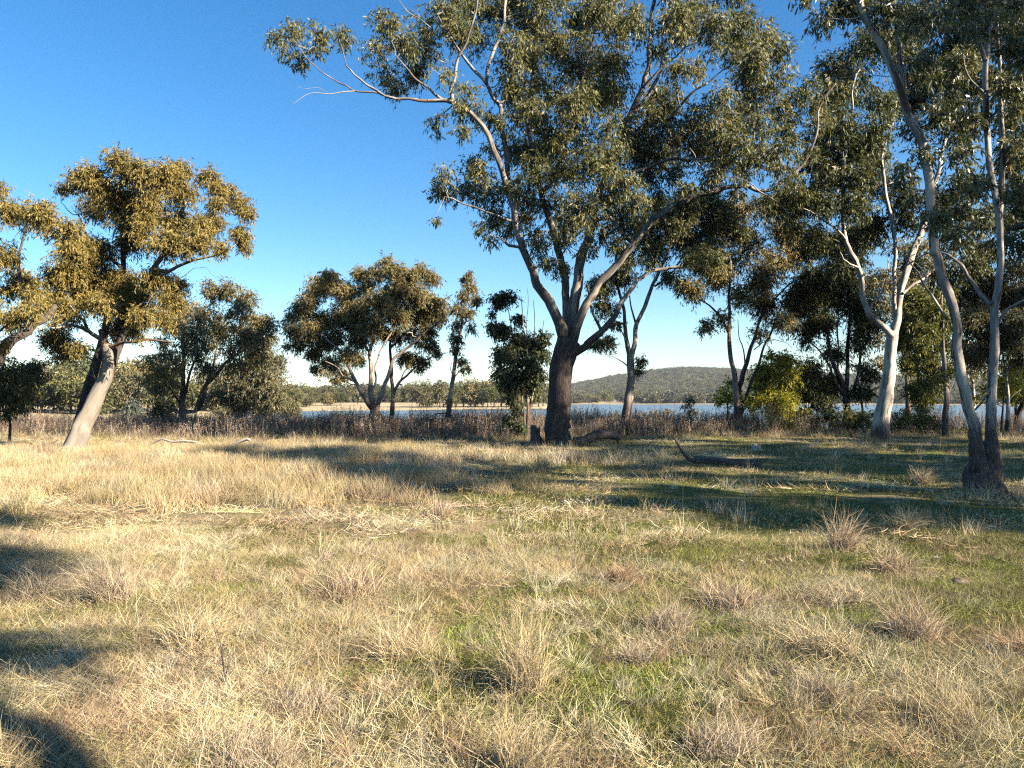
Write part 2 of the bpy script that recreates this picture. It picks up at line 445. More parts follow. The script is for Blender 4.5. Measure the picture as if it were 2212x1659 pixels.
# ------------------------------------------------------------------ trees
def make_leaves(rg, cen, rad, cov, L0, W0, droop=.8, squash=.8, spread=1.0):
    """Hanging leaf sprays filling the clumps; returns verts, quads, rnd."""
    area = L0 * W0 * .62
    cnt = cov * math.pi * rad ** 2 / area
    ns = np.maximum(1, np.floor(cnt / 8 + rg.uniform(0, 1, len(cen)))).astype(int)
    ci = np.repeat(np.arange(len(cen)), ns)
    M = len(ci)
    b = np.clip(rg.normal(size=(M, 3)) * .52, -1.35, 1.35)
    o = cen[ci] + b * rad[ci][:, None] * np.array([1, 1, squash])
    sd = norm(b * .7 + rg.normal(size=(M, 3)) * .55 + np.array([0, 0, -.15]))
    sl = np.minimum(rg.uniform(1.6, 3.4, M) * L0 * spread, 1.3 * rad[ci] + .6 * L0)
    crnd = rg.uniform(0, 1, len(cen))
    per = 8
    si = np.repeat(np.arange(M), per); n = len(si)
    t = rg.uniform(0.05, 1, n)
    pos = o[si] + sd[si] * (sl[si] * t)[:, None] + np.array([0, 0, -1.0]) * (.35 * droop * sl[si] * t * t)[:, None] + rg.normal(size=(n, 3)) * .15 * L0
    ax = norm(sd[si] * .45 + np.array([0, 0, -droop]) + rg.normal(size=(n, 3)) * .48)
    sdv = norm(np.cross(ax, rg.normal(size=(n, 3))))
    nn = np.cross(ax, sdv)
    L = (L0 * rg.uniform(.5, 1.45, n))[:, None]; W = (W0 * rg.uniform(.6, 1.4, n))[:, None] / 2
    curl = nn * (L * rg.uniform(-.16, .16, n)[:, None])
    v = np.stack([pos, pos + ax * L * .42 + sdv * W + curl * .7, pos + ax * L, pos + ax * L * .42 - sdv * W + curl * .7], 1)
    r = np.clip(.30 * crnd[ci][si] + .25 * rg.uniform(0, 1, M)[si] + .45 * rg.uniform(0, 1, n) ** 1.1 + .02, 0, 1)
    return v.reshape(-1, 3), np.arange(n * 4).reshape(-1, 4), r

def base_point(x, d):
    p = P(x, HORIZON, d)
    return np.array([p[0], d, float(ground(p[0], d))])

COVER = 2.1
def tree(name, label, limbs, blobs, d, leaf, barkm, size=(.15, .034), cov=2.0, T=2.5, sub=(7, .43), seed=1,
         cat='tree', group=None, flare=.7, minh=1.5, twig=.009, squash=.8, droop=.8, branchk=1.0, limbk=1.0, step=.16, sides=11):
    """limbs: ('trunk'|'limb', [(x, y), ...], radius0, radius1, depth0, depth1); blobs: (x, y, r) of foliage masses."""
    rg = np.random.default_rng(seed)
    x0 = limbs[0][1][0][0]
    d_base = d + limbs[0][4]
    root = base_point(x0, d_base)
    e = empty(name, root)
    tag(e, label, cat, group)
    samples, srad = [], []
    for k, lb in enumerate(limbs):
        kind, pp, r0, r1, a, b = lb[:6]
        mt = lb[6] if len(lb) > 6 else barkm
        K = len(pp)
        # arc length in the frame decides how depth and radius change
        pa = np.array(pp, float)
        s = np.concatenate([[0], np.cumsum(np.hypot(*np.diff(pa[:, :2], axis=0).T))]); s /= s[-1]
        pts = np.array([P(p[0], p[1], d + a + (b - a) * t) for p, t in zip(pp, s)])
        rad = (r0 + (r1 - r0) * s ** .8) * (limbk if kind == 'limb' else 1)
        if k == 0 or (kind == 'trunk' and a == limbs[0][4] and pp[0][1] > 880):
            gz = float(ground(pts[0, 0], pts[0, 1])) - .12
            if pts[0, 2] > gz + .25:
                q = pts[0].copy(); q[2] = gz; q[:2] += (pts[0, :2] - pts[1, :2]) * .15
                pts = np.vstack([q, pts]); rad = np.concatenate([[rad[0] * 1.1], rad])
            else:
                pts[0, 2] = gz
        pts = pts - root
        mids = (pts[1:] + pts[:-1]) / 2
        seg = np.linalg.norm(np.diff(pts, axis=0), axis=1)
        mids = mids + rg.normal(size=mids.shape) * (seg * (.018 if kind == 'trunk' else .035))[:, None]
        q = np.empty((2 * len(pts) - 1, 3)); q[0::2] = pts; q[1::2] = mids
        rq = np.interp(np.arange(2 * len(pts) - 1) / 2, np.arange(len(pts)), rad)
        pts, rad = q, rq
        sp, sr = spline(pts, rad, max(step, r0 * .35))
        wob = np.cumsum(rg.normal(size=(len(sp), 3)), 0); wob -= np.linspace(0, 1, len(sp))[:, None] * wob[-1]
        sp = sp + wob * (sr * (.05 if kind == 'trunk' else .09))[:, None] * np.minimum(1, np.arange(len(sp)) / 4)[:, None]
        is_tr = kind == 'trunk'
        vv, qq, bk = tube(sp, sr, sides + 5 if is_tr else sides - 2, seed * 31 + k, .085 if is_tr else .06, flare if (is_tr and k == 0) else 0, start=0 if k == 0 else rg.uniform(0, 9))
        piece = new_mesh(kind, vv, qq, 4, mt, e if kind != 'limb' else main, True, {'bk': ('FLOAT_VECTOR', 'POINT', bk)})
        if k == 0: main = piece
        ok = (sp[:, 2] > minh)
        if len(lb) < 8:
            samples.append(sp[ok]); srad.append(sr[ok])
    if not blobs:
        return e
    S = np.vstack(samples); SR = np.concatenate(srad)
    B = np.array(blobs, float)
    cx, cy = B[:, 0].mean(), B[:, 1].mean()
    ex, ey = max(40, np.ptp(B[:, 0]) / 2), max(40, np.ptp(B[:, 1]) / 2)
    rel2 = ((B[:, 0] - cx) / ex) ** 2 + ((B[:, 1] - cy) / ey) ** 2
    off = rg.uniform(-1, 1, len(B)) * T * np.sqrt(np.clip(1 - .75 * rel2, .12, 1))
    cen = np.array([P(b[0], b[1], d + o) for b, o in zip(B, off)]) - root
    rad = B[:, 2] * (d + off) / FOC
    # pull each mass towards the nearest limb's depth so that boughs stay short
    dist0 = np.array([np.min(np.linalg.norm(S - c, axis=1)) for c in cen])
    order = np.argsort(dist0)
    brK, brR = [], []
    n = 8
    tt = np.linspace(0, 1, n)[:, None]
    for i in order:
        c = cen[i]
        dv = c - S
        dist = np.linalg.norm(dv, axis=1) + 1.1 * np.maximum(0, -dv[:, 2] + .25 * np.hypot(dv[:, 0], dv[:, 1]))
        j = int(np.argmin(dist))
        p0 = S[j]; ln = np.linalg.norm(c - p0)
        mid = (p0 + c) / 2 + rg.normal(size=3) * .10 * ln + np.array([0, 0, -.05 * ln])
        cur = (1 - tt) ** 2 * p0 + 2 * tt * (1 - tt) * mid + tt ** 2 * c
        cur[1:-1] += rg.normal(size=(n - 2, 3)) * .025 * ln
        r0 = min(SR[j] * .75, (.010 + .016 * ln) * branchk); r1 = max(.006, r0 * .35)
        rr = np.linspace(r0, r1, n)
        brK.append(cur); brR.append(rr)
        S = np.vstack([S, cur[2:]]); SR = np.concatenate([SR, rr[2:]])
    # sub-clumps
    nsub = np.maximum(3, (sub[0] * rg.uniform(.7, 1.3, len(B)))).astype(int)
    bi = np.repeat(np.arange(len(B)), nsub)
    bb = norm(rg.normal(size=(len(bi), 3))) * (rg.uniform(.15, 1, (len(bi), 1)) ** .5)
    bb[:, 2] = np.abs(bb[:, 2]) * np.where(rg.uniform(0, 1, len(bi)) < .68, 1, -1)
    sc = cen[bi] + bb * rad[bi][:, None] * .78
    sr = rad[bi] * sub[1] * rg.uniform(.65, 1.2, len(bi))
    p0 = cen[bi] + bb * rad[bi][:, None] * -.12
    mid = (p0 + sc) / 2 + rg.normal(size=sc.shape) * (.12 * rad[bi])[:, None]
    t5 = np.linspace(0, 1, 5)[None, :, None]
    tw = (1 - t5) ** 2 * p0[:, None] + 2 * t5 * (1 - t5) * mid[:, None] + t5 ** 2 * sc[:, None]
    twr = np.linspace(1, .4, 5)[None, :] * np.minimum(twig, .02 * rad[bi] + .004)[:, None]
    # fine twigs inside each clump
    fi = np.repeat(np.arange(len(sc)), 3 if d < 28 else 1)
    f0 = sc[fi] - .1 * (sc[fi] - p0[fi]); f1 = sc[fi] + norm(rg.normal(size=(len(fi), 3)) + bb[fi]) * (sr[fi] * rg.uniform(.7, 1.2, len(fi)))[:, None]
    fw = f0[:, None] + (f1 - f0)[:, None] * t5[:, ::2] + rg.normal(size=(len(fi), 3, 3)) * .06 * sr[fi][:, None, None]
    fwr = np.linspace(1, .4, 3)[None, :] * np.full(len(fi), twig * .5)[:, None]
    v1, q1, b1 = tubes_many(np.array(brK), np.array(brR), 6)
    v2, q2, b2 = tubes_many(tw, twr, 4)
    v3, q3, b3 = tubes_many(fw, fwr, 3)
    vv = np.vstack([v1, v2, v3]); qq = np.vstack([q1, q2 + len(v1), q3 + len(v1) + len(v2)]); bk = np.vstack([b1, b2, b3])
    lv, lq, lr = make_leaves(rg, sc, sr, cov * COVER, size[0], size[1], droop, squash)
    crown = new_mesh('crown', lv, lq, 4, leaf, e, False, {'rnd': ('FLOAT', 'FACE', lr)})
    o = new_mesh('branches', vv, qq, 4, barkm, crown, True, {'bk': ('FLOAT_VECTOR', 'POINT', bk)}); o['kind'] = 'stuff'
    return e

def crop(s, ox, oy):
    return lambda pts: [(ox + p[0] * s, oy + p[1] * s, *( [p[2] * s] if len(p) > 2 else [])) for p in pts]
c1 = crop(.4444, 0, 295); c2 = crop(.3111, 553, 516); c3 = crop(.3333, 553, 0); c4 = crop(.3333, 1143, 0)
c5 = crop(.3333, 1659, 0); c6 = crop(.3111, 1143, 516); c7 = crop(.3556, 1659, 516)
TREES = {}

# --- the great gum in the middle
TREES['big'] = tree('gum_tree', 'great old spreading gum with thick dark-based trunk in the middle, tallest tree', [
    ('trunk', [(1204, 965), (1207, 925), (1211, 880), (1214, 825), (1219, 775), (1228, 735)], .46, .40, 0, 0),
    ('limb', [(1224, 760), (1205, 690), (1162, 619), (1140, 560), (1116, 476), (1102, 425), (1080, 352), (1060, 302), (1040, 270), (1015, 243), (976, 221), (950, 217), (906, 217), (860, 214), (832, 207), (816, 197)], .25, .045, 0, -2.2),
    ('limb', [(816, 197), (790, 182), (766, 162), (748, 143), (742, 118), (736, 95)], .05, .018, -2.2, -2.4),
    ('limb', [(860, 214), (816, 200), (766, 197), (733, 180), (696, 157), (670, 133), (650, 107), (634, 85)], .045, .015, -2.1, -2.6),
    ('limb', [(766, 197), (713, 203), (676, 200), (650, 212), (630, 225)], .022, .006, -2.3, -2.9, DEADWOOD, 1),
    ('limb', [(713, 203), (690, 190), (660, 192), (640, 186)], .010, .004, -2.4, -2.7, DEADWOOD, 1),
    ('limb', [(978, 222), (974, 190), (985, 142), (1008, 92), (1024, 40), (1032, -30)], .085, .03, -1.5, -2.2),
    ('limb', [(956, 215), (925, 190), (893, 167), (872, 140), (853, 118)], .06, .02, -1.6, -2.6),
    ('limb', [(1110, 450), (1095, 380), (1088, 300), (1083, 235), (1060, 200), (1046, 175), (1000, 120), (968, 70), (944, 30)], .15, .035, -.6, -.6),
    ('limb', [(1050, 182), (1053, 150), (1072, 97), (1089, 50), (1092, 0), (1098, -60)], .085, .05, -.6, -.2),
    ('limb', [(930, 60), (905, 40), (880, 25), (862, 0), (850, -20)], .03, .01, -.6, -1),
    ('limb', [(1228, 750), (1222, 690), (1216, 600), (1196, 510), (1168, 420), (1150, 330), (1136, 250), (1150, 160), (1160, 60), (1165, -40)], .22, .05, .2, 2.2),
    ('limb', [(1230, 750), (1236, 660), (1250, 560), (1276, 476), (1293, 416), (1310, 360), (1332, 318), (1360, 253), (1390, 187), (1403, 140), (1406, 66), (1413, 0), (1418, -80)], .27, .07, .1, .6),
    ('limb', [(1360, 253), (1395, 215), (1424, 160), (1432, 93), (1440, 20), (1436, -50)], .11, .04, .4, 1.4),
    ('limb', [(1332, 318), (1370, 290), (1410, 266), (1453, 250), (1503, 193), (1543, 166), (1580, 140)], .12, .02, .4, -1.2),
    ('limb', [(1390, 187), (1443, 133), (1480, 103), (1522, 84)], .06, .015, .4, -.6),
    ('limb', [(1503, 193), (1522, 150), (1540, 110), (1548, 85)], .035, .012, -.6, -1),
    ('limb', [(1236, 765), (1262, 748), (1298, 716), (1330, 681), (1354, 640), (1379, 604), (1401, 588), (1438, 580), (1470, 575), (1500, 562)], .19, .05, .1, 1.6),
    ('limb', [(1300, 716), (1288, 690), (1276, 655), (1270, 620)], .07, .05, .4, 1.4),
    ('limb', [(1236, 740), (1250, 700), (1267, 656), (1292, 609), (1336, 569), (1376, 520), (1410, 476), (1450, 443), (1496, 423), (1536, 416), (1570, 403), (1610, 400), (1636, 411), (1676, 403), (1710, 376), (1743, 340), (1763, 290), (1767, 240), (1785, 205), (1806, 180)], .22, .028, -.1, -1.8),
    ('limb', [(1530, 417), (1515, 405), (1490, 412), (1462, 440)], .06, .09, -1.7, -1.5),
    ('limb', [(1532, 418), (1528, 380), (1505, 350), (1490, 320)], .05, .02, -1.7, -2.2),
    ('limb', [(1636, 411), (1660, 425), (1685, 440), (1710, 470)], .035, .012, -2.3, -2.5),
    ('limb', [(1276, 476), (1320, 470), (1352, 512), (1370, 528)], .06, .10, -.2, -.6),
    ('limb', [(1310, 380), (1360, 372), (1420, 352), (1480, 343), (1560, 335), (1640, 342)], .10, .03, .0, -1.6),
    ('limb', [(1116, 480), (1085, 470), (1050, 458), (1000, 440), (960, 425)], .07, .02, -.9, -1.8),
    ('limb', [(1136, 540), (1100, 530), (1083, 516)], .07, .05, -.5, -.9),
    ('limb', [(1168, 420), (1200, 380), (1225, 300), (1250, 220), (1270, 130), (1285, 40)], .10, .03, 1.0, -.5),
], [
    (633, 73, 27), (597, 85, 22), (643, 128, 22), (690, 70, 23), (690, 103, 18), (735, 80, 24), (610, 112, 16),
    (836, 50, 32), (820, 105, 28), (870, 95, 35), (912, 60, 34), (920, 115, 35), (830, 155, 27), (855, 185, 26), (900, 160, 28),
    (960, 20, 42), (1000, 70, 38), (1010, 10, 40), (955, 165, 32), (1000, 200, 34), (1040, 95, 34), (945, 255, 20), (940, 280, 14), (1000, 280, 20), (1010, 240, 26),
    (1070, 20, 38), (1105, 85, 36), (1125, 20, 42), (1100, 150, 34), (1135, 125, 40), (1115, 205, 38), (1160, 60, 45), (1185, 15, 45), (1135, 255, 40), (1055, 260, 24),
    (1165, 180, 42), (1205, 105, 46), (1250, 50, 46), (1300, 30, 46), (1345, 60, 42), (1260, 150, 55), (1200, 225, 50), (1290, 220, 58), (1240, 290, 55), (1180, 300, 45), (1120, 330, 38), (1150, 375, 45), (1210, 370, 52), (1280, 350, 50), (1335, 125, 46), (1330, 200, 40),
    (1380, 50, 38), (1450, 40, 42), (1500, 20, 42), (1470, 80, 36), (1550, 45, 40), (1600, 65, 42), (1645, 80, 38), (1675, 110, 32), (1635, 130, 36), (1585, 105, 36), (1535, 95, 28),
    (1425, 205, 34), (1455, 225, 30), (1370, 290, 44), (1430, 290, 40), (1500, 270, 50), (1550, 280, 54), (1500, 330, 50), (1560, 335, 42), (1600, 230, 36), (1650, 200, 42), (1690, 160, 30), (1700, 230, 36), (1740, 190, 30), (1640, 270, 36), (1700, 280, 30),
    (960, 385, 32), (1000, 400, 36), (948, 420, 24), (1040, 380, 34), (1060, 420, 34), (1020, 350, 24), (940, 475, 9), (1080, 460, 26), (1035, 490, 16), (1055, 520, 16),
    (1130, 430, 30), (1180, 450, 38), (1240, 440, 42), (1300, 430, 40), (1350, 395, 40), (1400, 380, 34), (1450, 370, 36), (1345, 470, 34), (1300, 500, 30), (1165, 510, 28), (1400, 335, 36), (1220, 520, 26), (1420, 430, 28),
    (1240, 480, 38), (1290, 470, 34), (1180, 560, 24), (1130, 480, 28), (1100, 500, 26), (1380, 440, 34), (1440, 330, 38), (1330, 330, 38), (1310, 280, 38), (1385, 330, 38), (1460, 150, 28), (1500, 150, 26), (1420, 120, 28), (1400, 250, 32), (1250, 220, 46), (1160, 250, 38), (1270, 540, 20), (1330, 520, 24), (1160, 330, 38), (1090, 260, 28), (1060, 320, 22), (1540, 370, 32), (1590, 310, 34), (1620, 170, 34), (1560, 200, 26), (1680, 360, 26), (1730, 420, 22), (1460, 300, 34), (1210, 580, 18), (1110, 400, 30), (1070, 480, 22),
    (1750, 330, 17), (1768, 268, 17), (1772, 222, 17), (1795, 186, 19), (1815, 166, 19), (1715, 378, 16), (1690, 398, 14),
    (1520, 548, 24), (1490, 562, 18), (1545, 562, 20), (1465, 588, 12), (1400, 560, 16),
    (1745, 300, 22), (1782, 260, 20), (1728, 372, 20), (1803, 195, 24), (1758, 222, 18), (1660, 432, 20), (1622, 440, 15), (1598, 385, 16), (1772, 330, 16), (1540, 395, 20), (1480, 405, 18),
    (1600, 360, 30), (1650, 335, 34), (1700, 325, 32), (1585, 420, 20), (1690, 430, 26), (1200, -40, 50), (1320, -40, 50), (1450, -40, 50), (1060, -50, 50), (1580, -20, 45), (1270, -100, 55), (1400, -110, 50),
], 27.6, LEAF_GUM, BARK_BIG, size=(.175, .041), cov=1.6, T=3.2, sub=(9, .42), seed=11, limbk=.8, minh=4.2, flare=.55, twig=.012, group=None)

# --- the twin-stemmed gum at the right edge of the meadow
TREES['twin'] = tree('gum_tree', 'twin-stemmed pale gum rising from one gnarled dark stump-like base on the right', [
    ('trunk', [(2126, 1064), (2124, 1040), (2131, 1012), (2134, 988), (2128, 962)], .34, .16, 0, 0),
    ('trunk', [(2118, 1000), (2108, 945), (2092, 885), (2070, 815), (2061, 750), (2063, 701), (2050, 651), (2029, 587), (2016, 537), (2018, 553), (2008, 440), (2004, 390), (1992, 316), (1960, 250), (1926, 150), (1890, 75), (1866, 33), (1845, -40)], .098, .05, -.1, -.6),
    ('trunk', [(2134, 1000), (2140, 950), (2141, 872), (2144, 800), (2147, 729), (2148, 658), (2157, 587), (2158, 540), (2157, 480), (2140, 390), (2131, 300), (2127, 200), (2128, 130), (2134, 66), (2150, 0), (2160, -60)], .088, .035, .1, .4),
    ('limb', [(2110, 1052), (2108, 1015), (2107, 975), (2102, 930)], .20, .095, -.08, -.1),
    ('limb', [(2144, 1050), (2145, 1015), (2142, 975), (2141, 930)], .19, .085, .02, .1),
    ('limb', [(2157, 490), (2164, 400), (2166, 300), (2160, 200), (2155, 90), (2150, -30)], .058, .025, .25, .9),
    ('limb', [(1965, 262), (1952, 200), (1945, 140), (1936, 75), (1930, 0)], .06, .025, -.4, .1),
    ('limb', [(2139, 657), (2103, 616), (2079, 576), (2050, 552), (2020, 540)], .05, .02, .2, .6),
    ('limb', [(2046, 690), (2020, 650), (1997, 616), (1985, 590), (1960, 560), (1935, 530)], .03, .008, -.2, -.7),
    ('limb', [(1997, 616), (2000, 600), (1985, 575), (1966, 560)], .018, .006, -.4, -.4),
    ('limb', [(2157, 696), (2175, 669), (2212, 648), (2260, 640)], .03, .015, .2, .1),
    ('limb', [(2132, 210), (2115, 190), (2085, 150), (2078, 110), (2084, 90)], .022, .008, .3, .1, BLEACHED, 1),
    ('limb', [(2128, 130), (2112, 80), (2096, 30), (2085, -20)], .04, .02, .3, .3),
    ('limb', [(2144, 830), (2120, 870), (2100, 895), (2092, 905)], .012, .02, .0, .5),
], [
    (1976, 283, 26), (1992, 335, 26), (1960, 366, 24), (2026, 250, 30), (2076, 333, 30), (1945, 400, 20), (1968, 433, 20), (2026, 466, 24), (2076, 450, 26), (2059, 512, 22), (2110, 400, 24),
    (2192, 233, 28), (2178, 180, 28), (2126, 50, 36), (2026, 33, 40), (1909, 22, 42), (1809, 18, 34), (1776, 40, 26), (1859, 5, 40), (2076, 133, 30), (2052, 216, 28), (2100, 250, 26), (2190, 100, 30), (2200, 20, 36), (2075, 20, 38), (1960, 60, 32), (1990, 130, 30), (2190, 320, 26), (2195, 420, 24),
    (1740, -10, 30), (1900, -50, 50), (2050, -60, 60), (2180, -60, 60), (2000, -120, 60), (2120, -130, 60), (2240, 120, 50), (2260, 250, 40),
], 13.7, LEAF_NEAR, BARK_RIGHT, size=(.115, .030), cov=2.2, T=1.5, sub=(9, .42), seed=23, minh=3.0, flare=.10, twig=.006, branchk=.75, step=.1)

# --- the white gum behind it
M_BLOBS = [(1809, 143, 42), (1845, 167, 42), (1800, 217, 42), (1826, 267, 46), (1859, 317, 46), (1809, 333, 42), (1892, 283, 42), (1909, 225, 38), (1782, 290, 26), (1762, 350, 32), (1790, 390, 42), (1840, 390, 42),
    (1740, 430, 36), (1790, 450, 42), (1850, 450, 40), (1890, 400, 38), (1720, 480, 34), (1770, 510, 36), (1830, 520, 34), (1885, 490, 34), (1900, 350, 38), (1950, 420, 34), (1955, 480, 30), (2030, 440, 40), (2050, 515, 34), (2085, 400, 40), (1970, 565, 22), (2040, 600, 32), (1690, 430, 28), (1810, 570, 28),
    (1960, 100, 46), (1900, 90, 44), (2000, 160, 44), (2060, 180, 46), (2060, 280, 46), (2110, 110, 46), (2190, 60, 46), (1980, 220, 36), (2190, 270, 38), (2190, 360, 40), (2120, 480, 34), (2190, 470, 36), (1860, 100, 36), (2120, 20, 46), (1980, 20, 46), (2110, 560, 32)]
TREES['white'] = tree('gum_tree', 'tall smooth white-trunked gum behind the twin stems, dark crown, forked trunk lit by sun', [
    ('trunk', [(1901, 948), (1905, 905), (1911, 872), (1922, 800), (1927, 744), (1930, 718)], .31, .21, 0, 0),
    ('trunk', [(1929, 735), (1937, 694), (1944, 640), (1958, 587), (1972, 544), (1992, 500), (2012, 440), (2030, 370), (2045, 290), (2060, 200), (2070, 100)], .17, .04, 0, 1.6),
    ('limb', [(1928, 728), (1904, 701), (1879, 676), (1866, 640), (1858, 587), (1851, 562), (1837, 544), (1826, 516), (1820, 460), (1822, 390), (1830, 310), (1842, 230), (1850, 160)], .13, .03, -.1, -1.4),
    ('limb', [(1880, 678), (1885, 655), (1900, 640), (1912, 610), (1920, 590), (1918, 560)], .05, .015, -.3, -.9),
    ('limb', [(1929, 722), (1931, 660), (1931, 610), (1933, 556), (1928, 500), (1915, 430), (1905, 350), (1900, 270)], .10, .04, .2, -.2),
    ('limb', [(1950, 634), (1970, 616), (1990, 605), (2015, 585), (2050, 559), (2090, 530)], .06, .02, .1, .6),
    ('limb', [(1855, 578), (1835, 570), (1822, 560), (1815, 545)], .04, .015, -.6, -1),
    ('limb', [(1826, 516), (1800, 490), (1770, 470), (1735, 450)], .05, .015, -.8, -1.6),
    ('limb', [(1992, 500), (2040, 480), (2100, 430), (2180, 380)], .08, .03, .6, 1.6),
    ('limb', [(1905, 350), (1930, 260), (1950, 170), (1960, 90)], .05, .02, 0, .5),
], M_BLOBS, 30.0, LEAF_DARK, BARK_WHITE, size=(.19, .046), cov=1.8, T=3.0, sub=(9, .46), seed=31, minh=5.5, flare=.7, twig=.012)

# --- leaning gum at the left
A_BLOBS = c1([(560, 130, 70), (420, 200, 75), (500, 230, 75), (650, 200, 85), (780, 190, 85), (880, 170, 60), (1010, 190, 52), (1050, 250, 42), (310, 255, 34), (600, 330, 100), (750, 330, 95), (480, 330, 75), (880, 270, 75), (1110, 280, 52), (1170, 330, 50), (1205, 380, 32), (1060, 330, 40), (1040, 420, 52), (960, 420, 62), (850, 420, 75), (700, 430, 95), (600, 430, 85), (1170, 470, 42), (1190, 530, 30), (1075, 545, 36), (980, 500, 52), (900, 520, 62), (800, 520, 75), (650, 530, 75), (480, 560, 80), (380, 560, 80), (330, 640, 90), (280, 700, 75), (400, 680, 85), (500, 700, 85), (600, 730, 85), (680, 780, 85), (250, 800, 65), (400, 800, 85), (330, 860, 75), (500, 830, 70), (600, 860, 75), (680, 880, 55), (760, 700, 75), (850, 720, 55), (280, 960, 60), (300, 1040, 52), (380, 1030, 42), (240, 990, 36), (560, 950, 45), (660, 960, 40), (840, 800, 60), (780, 880, 55)])
TREES['lean'] = tree('gum_tree', 'leaning gum with broken stub and bronze crown, sunlit pale trunk at the left', [
    ('trunk', c1([(355, 1545), (375, 1470), (405, 1390), (460, 1280), (508, 1180), (526, 1080), (517, 1010)]), .30, .15, 0, 0),
    ('limb', c1([(517, 1020), (505, 980), (490, 940)]), .13, .085, 0, -.05, BARK_RUST, 1),
    ('trunk', c1([(372, 1440), (420, 1250), (455, 1140), (490, 1020), (520, 880), (560, 740), (600, 650), (602, 520), (620, 400), (640, 280)]), .17, .05, .25, 1.2, BARK_DARK),
    ('limb', c1([(505, 1190), (545, 1110), (575, 1040), (620, 920), (680, 780), (740, 650), (800, 560), (860, 450), (900, 330)]), .14, .05, .1, .5, BARK_DARK),
    ('limb', c1([(515, 1000), (470, 970), (430, 945), (400, 930), (350, 915), (300, 925), (250, 930)]), .08, .025, 0, -1.2),
    ('limb', c1([(430, 945), (410, 900), (380, 870), (340, 820)]), .045, .02, -.3, -1.0),
    ('limb', c1([(525, 1030), (560, 1012), (640, 1000), (720, 985), (840, 1000)]), .06, .02, 0, -.8, BARK_RUST),
    ('limb', c1([(515, 980), (522, 930), (530, 860), (540, 800)]), .035, .02, -.05, -.9, BARK_RUST),
    ('limb', c1([(740, 650), (820, 655), (900, 615), (980, 590), (1070, 570), (1120, 545)]), .07, .02, .5, -.2),
    ('limb', c1([(820, 655), (870, 690), (940, 640), (1000, 635), (1050, 690)]), .012, .004, .4, 0, BARK_DARK, 1),
    ('limb', c1([(600, 640), (500, 560), (420, 480), (380, 380)]), .06, .02, .9, .4),
    ('limb', c1([(480, 1190), (430, 1150), (390, 1110), (350, 1090)]), .02, .008, .1, -.4),
    ('limb', c1([(470, 1180), (455, 1150), (445, 1120)]), .016, .008, .1, -.2, BLEACHED, 1),
], A_BLOBS, 23.2, LEAF_GOLD, BARK_LEAN, size=(.112, .026), cov=1.75, T=2.0, sub=(14, .46), seed=41, minh=2.2, flare=.30, twig=.008, squash=.7)

TREES['edge'] = tree('gum_tree', 'bronze-leaved gum at the left picture edge, mottled sloping limb entering the view', [
    ('trunk', [(-190, 1010), (-170, 930), (-120, 860), (-60, 815), (0, 770)], .33, .17, 0, 0),
    ('limb', [(-10, 778), (27, 735), (58, 715), (95, 690), (120, 660)], .17, .08, 0, .6),
    ('limb', [(-110, 850), (-130, 740), (-110, 620), (-60, 520), (-40, 440)], .18, .05, 0, .5),
    ('limb', [(-60, 815), (-30, 760), (0, 715), (30, 690)], .06, .02, 0, -.4),
    ('limb', [(60, 713), (50, 640), (40, 560), (60, 480), (80, 460)], .06, .02, .2, .8),
], [(x, y, r * .92) for x, y, r in c1([(30, 350, 70), (80, 370, 60), (200, 350, 70), (160, 400, 70), (250, 430, 70), (340, 450, 70), (20, 560, 60), (60, 590, 50), (100, 690, 70), (50, 740, 70), (150, 760, 60), (100, 860, 70), (40, 900, 60), (180, 850, 60), (-20, 255, 45), (-80, 400, 90), (-120, 600, 90), (-90, 780, 90), (-200, 500, 100), (-200, 700, 100), (10, 1010, 30)])],
    21.0, LEAF_GOLD, BARK_DARK, size=(.11, .025), cov=1.6, T=1.6, sub=(12, .46), seed=43, minh=2.0, flare=.3, twig=.008, squash=.7)

# --- trees along the water at the left
TREES['lefta'] = tree('gum_tree', 'brownish round-crowned gum with dark upright trunk by the water, right of the leaning tree', [
    ('trunk', c1([(885, 1400), (888, 1300), (890, 1200), (893, 1090), (885, 980)]), .20, .08, 0, 0),
    ('limb', c1([(890, 1290), (915, 1180), (950, 1080), (960, 980)]), .09, .04, 0, -.8),
    ('limb', c1([(890, 1180), (840, 1080), (800, 1010)]), .07, .03, 0, .6),
    ('limb', c1([(888, 1330), (830, 1230), (770, 1180), (740, 1120)]), .06, .02, 0, -.6),
    ('limb', c1([(890, 1340), (960, 1330), (1000, 1200), (1040, 1100), (1060, 1010)]), .12, .04, .2, 1.0),
    ('limb', c1([(955, 1330), (1000, 1210), (1100, 1095), (1190, 1035), (1250, 990)]), .13, .04, .3, .8),
], c1([(850, 830, 62), (950, 870, 75), (1050, 880, 75), (1030, 755, 55), (1120, 755, 52), (1200, 785, 50), (1150, 850, 65), (1250, 900, 72), (1305, 930, 42), (1180, 960, 70), (1060, 960, 72), (930, 960, 72), (860, 920, 52), (900, 1010, 42), (790, 1000, 34), (1240, 980, 50), (1000, 1010, 40), (740, 1090, 46), (780, 1150, 46), (720, 1180, 40), (1120, 1040, 60), (1240, 1060, 55), (960, 1060, 50), (820, 1060, 50), (1010, 1120, 50), (1150, 1110, 50), (880, 1120, 45), (760, 1230, 45), (840, 1200, 40)]),
    41.0, LEAF_BROWN, BARK_DARK, size=(.20, .046), cov=1.55, T=3.0, sub=(11, .42), seed=51, minh=2.5, twig=.012)
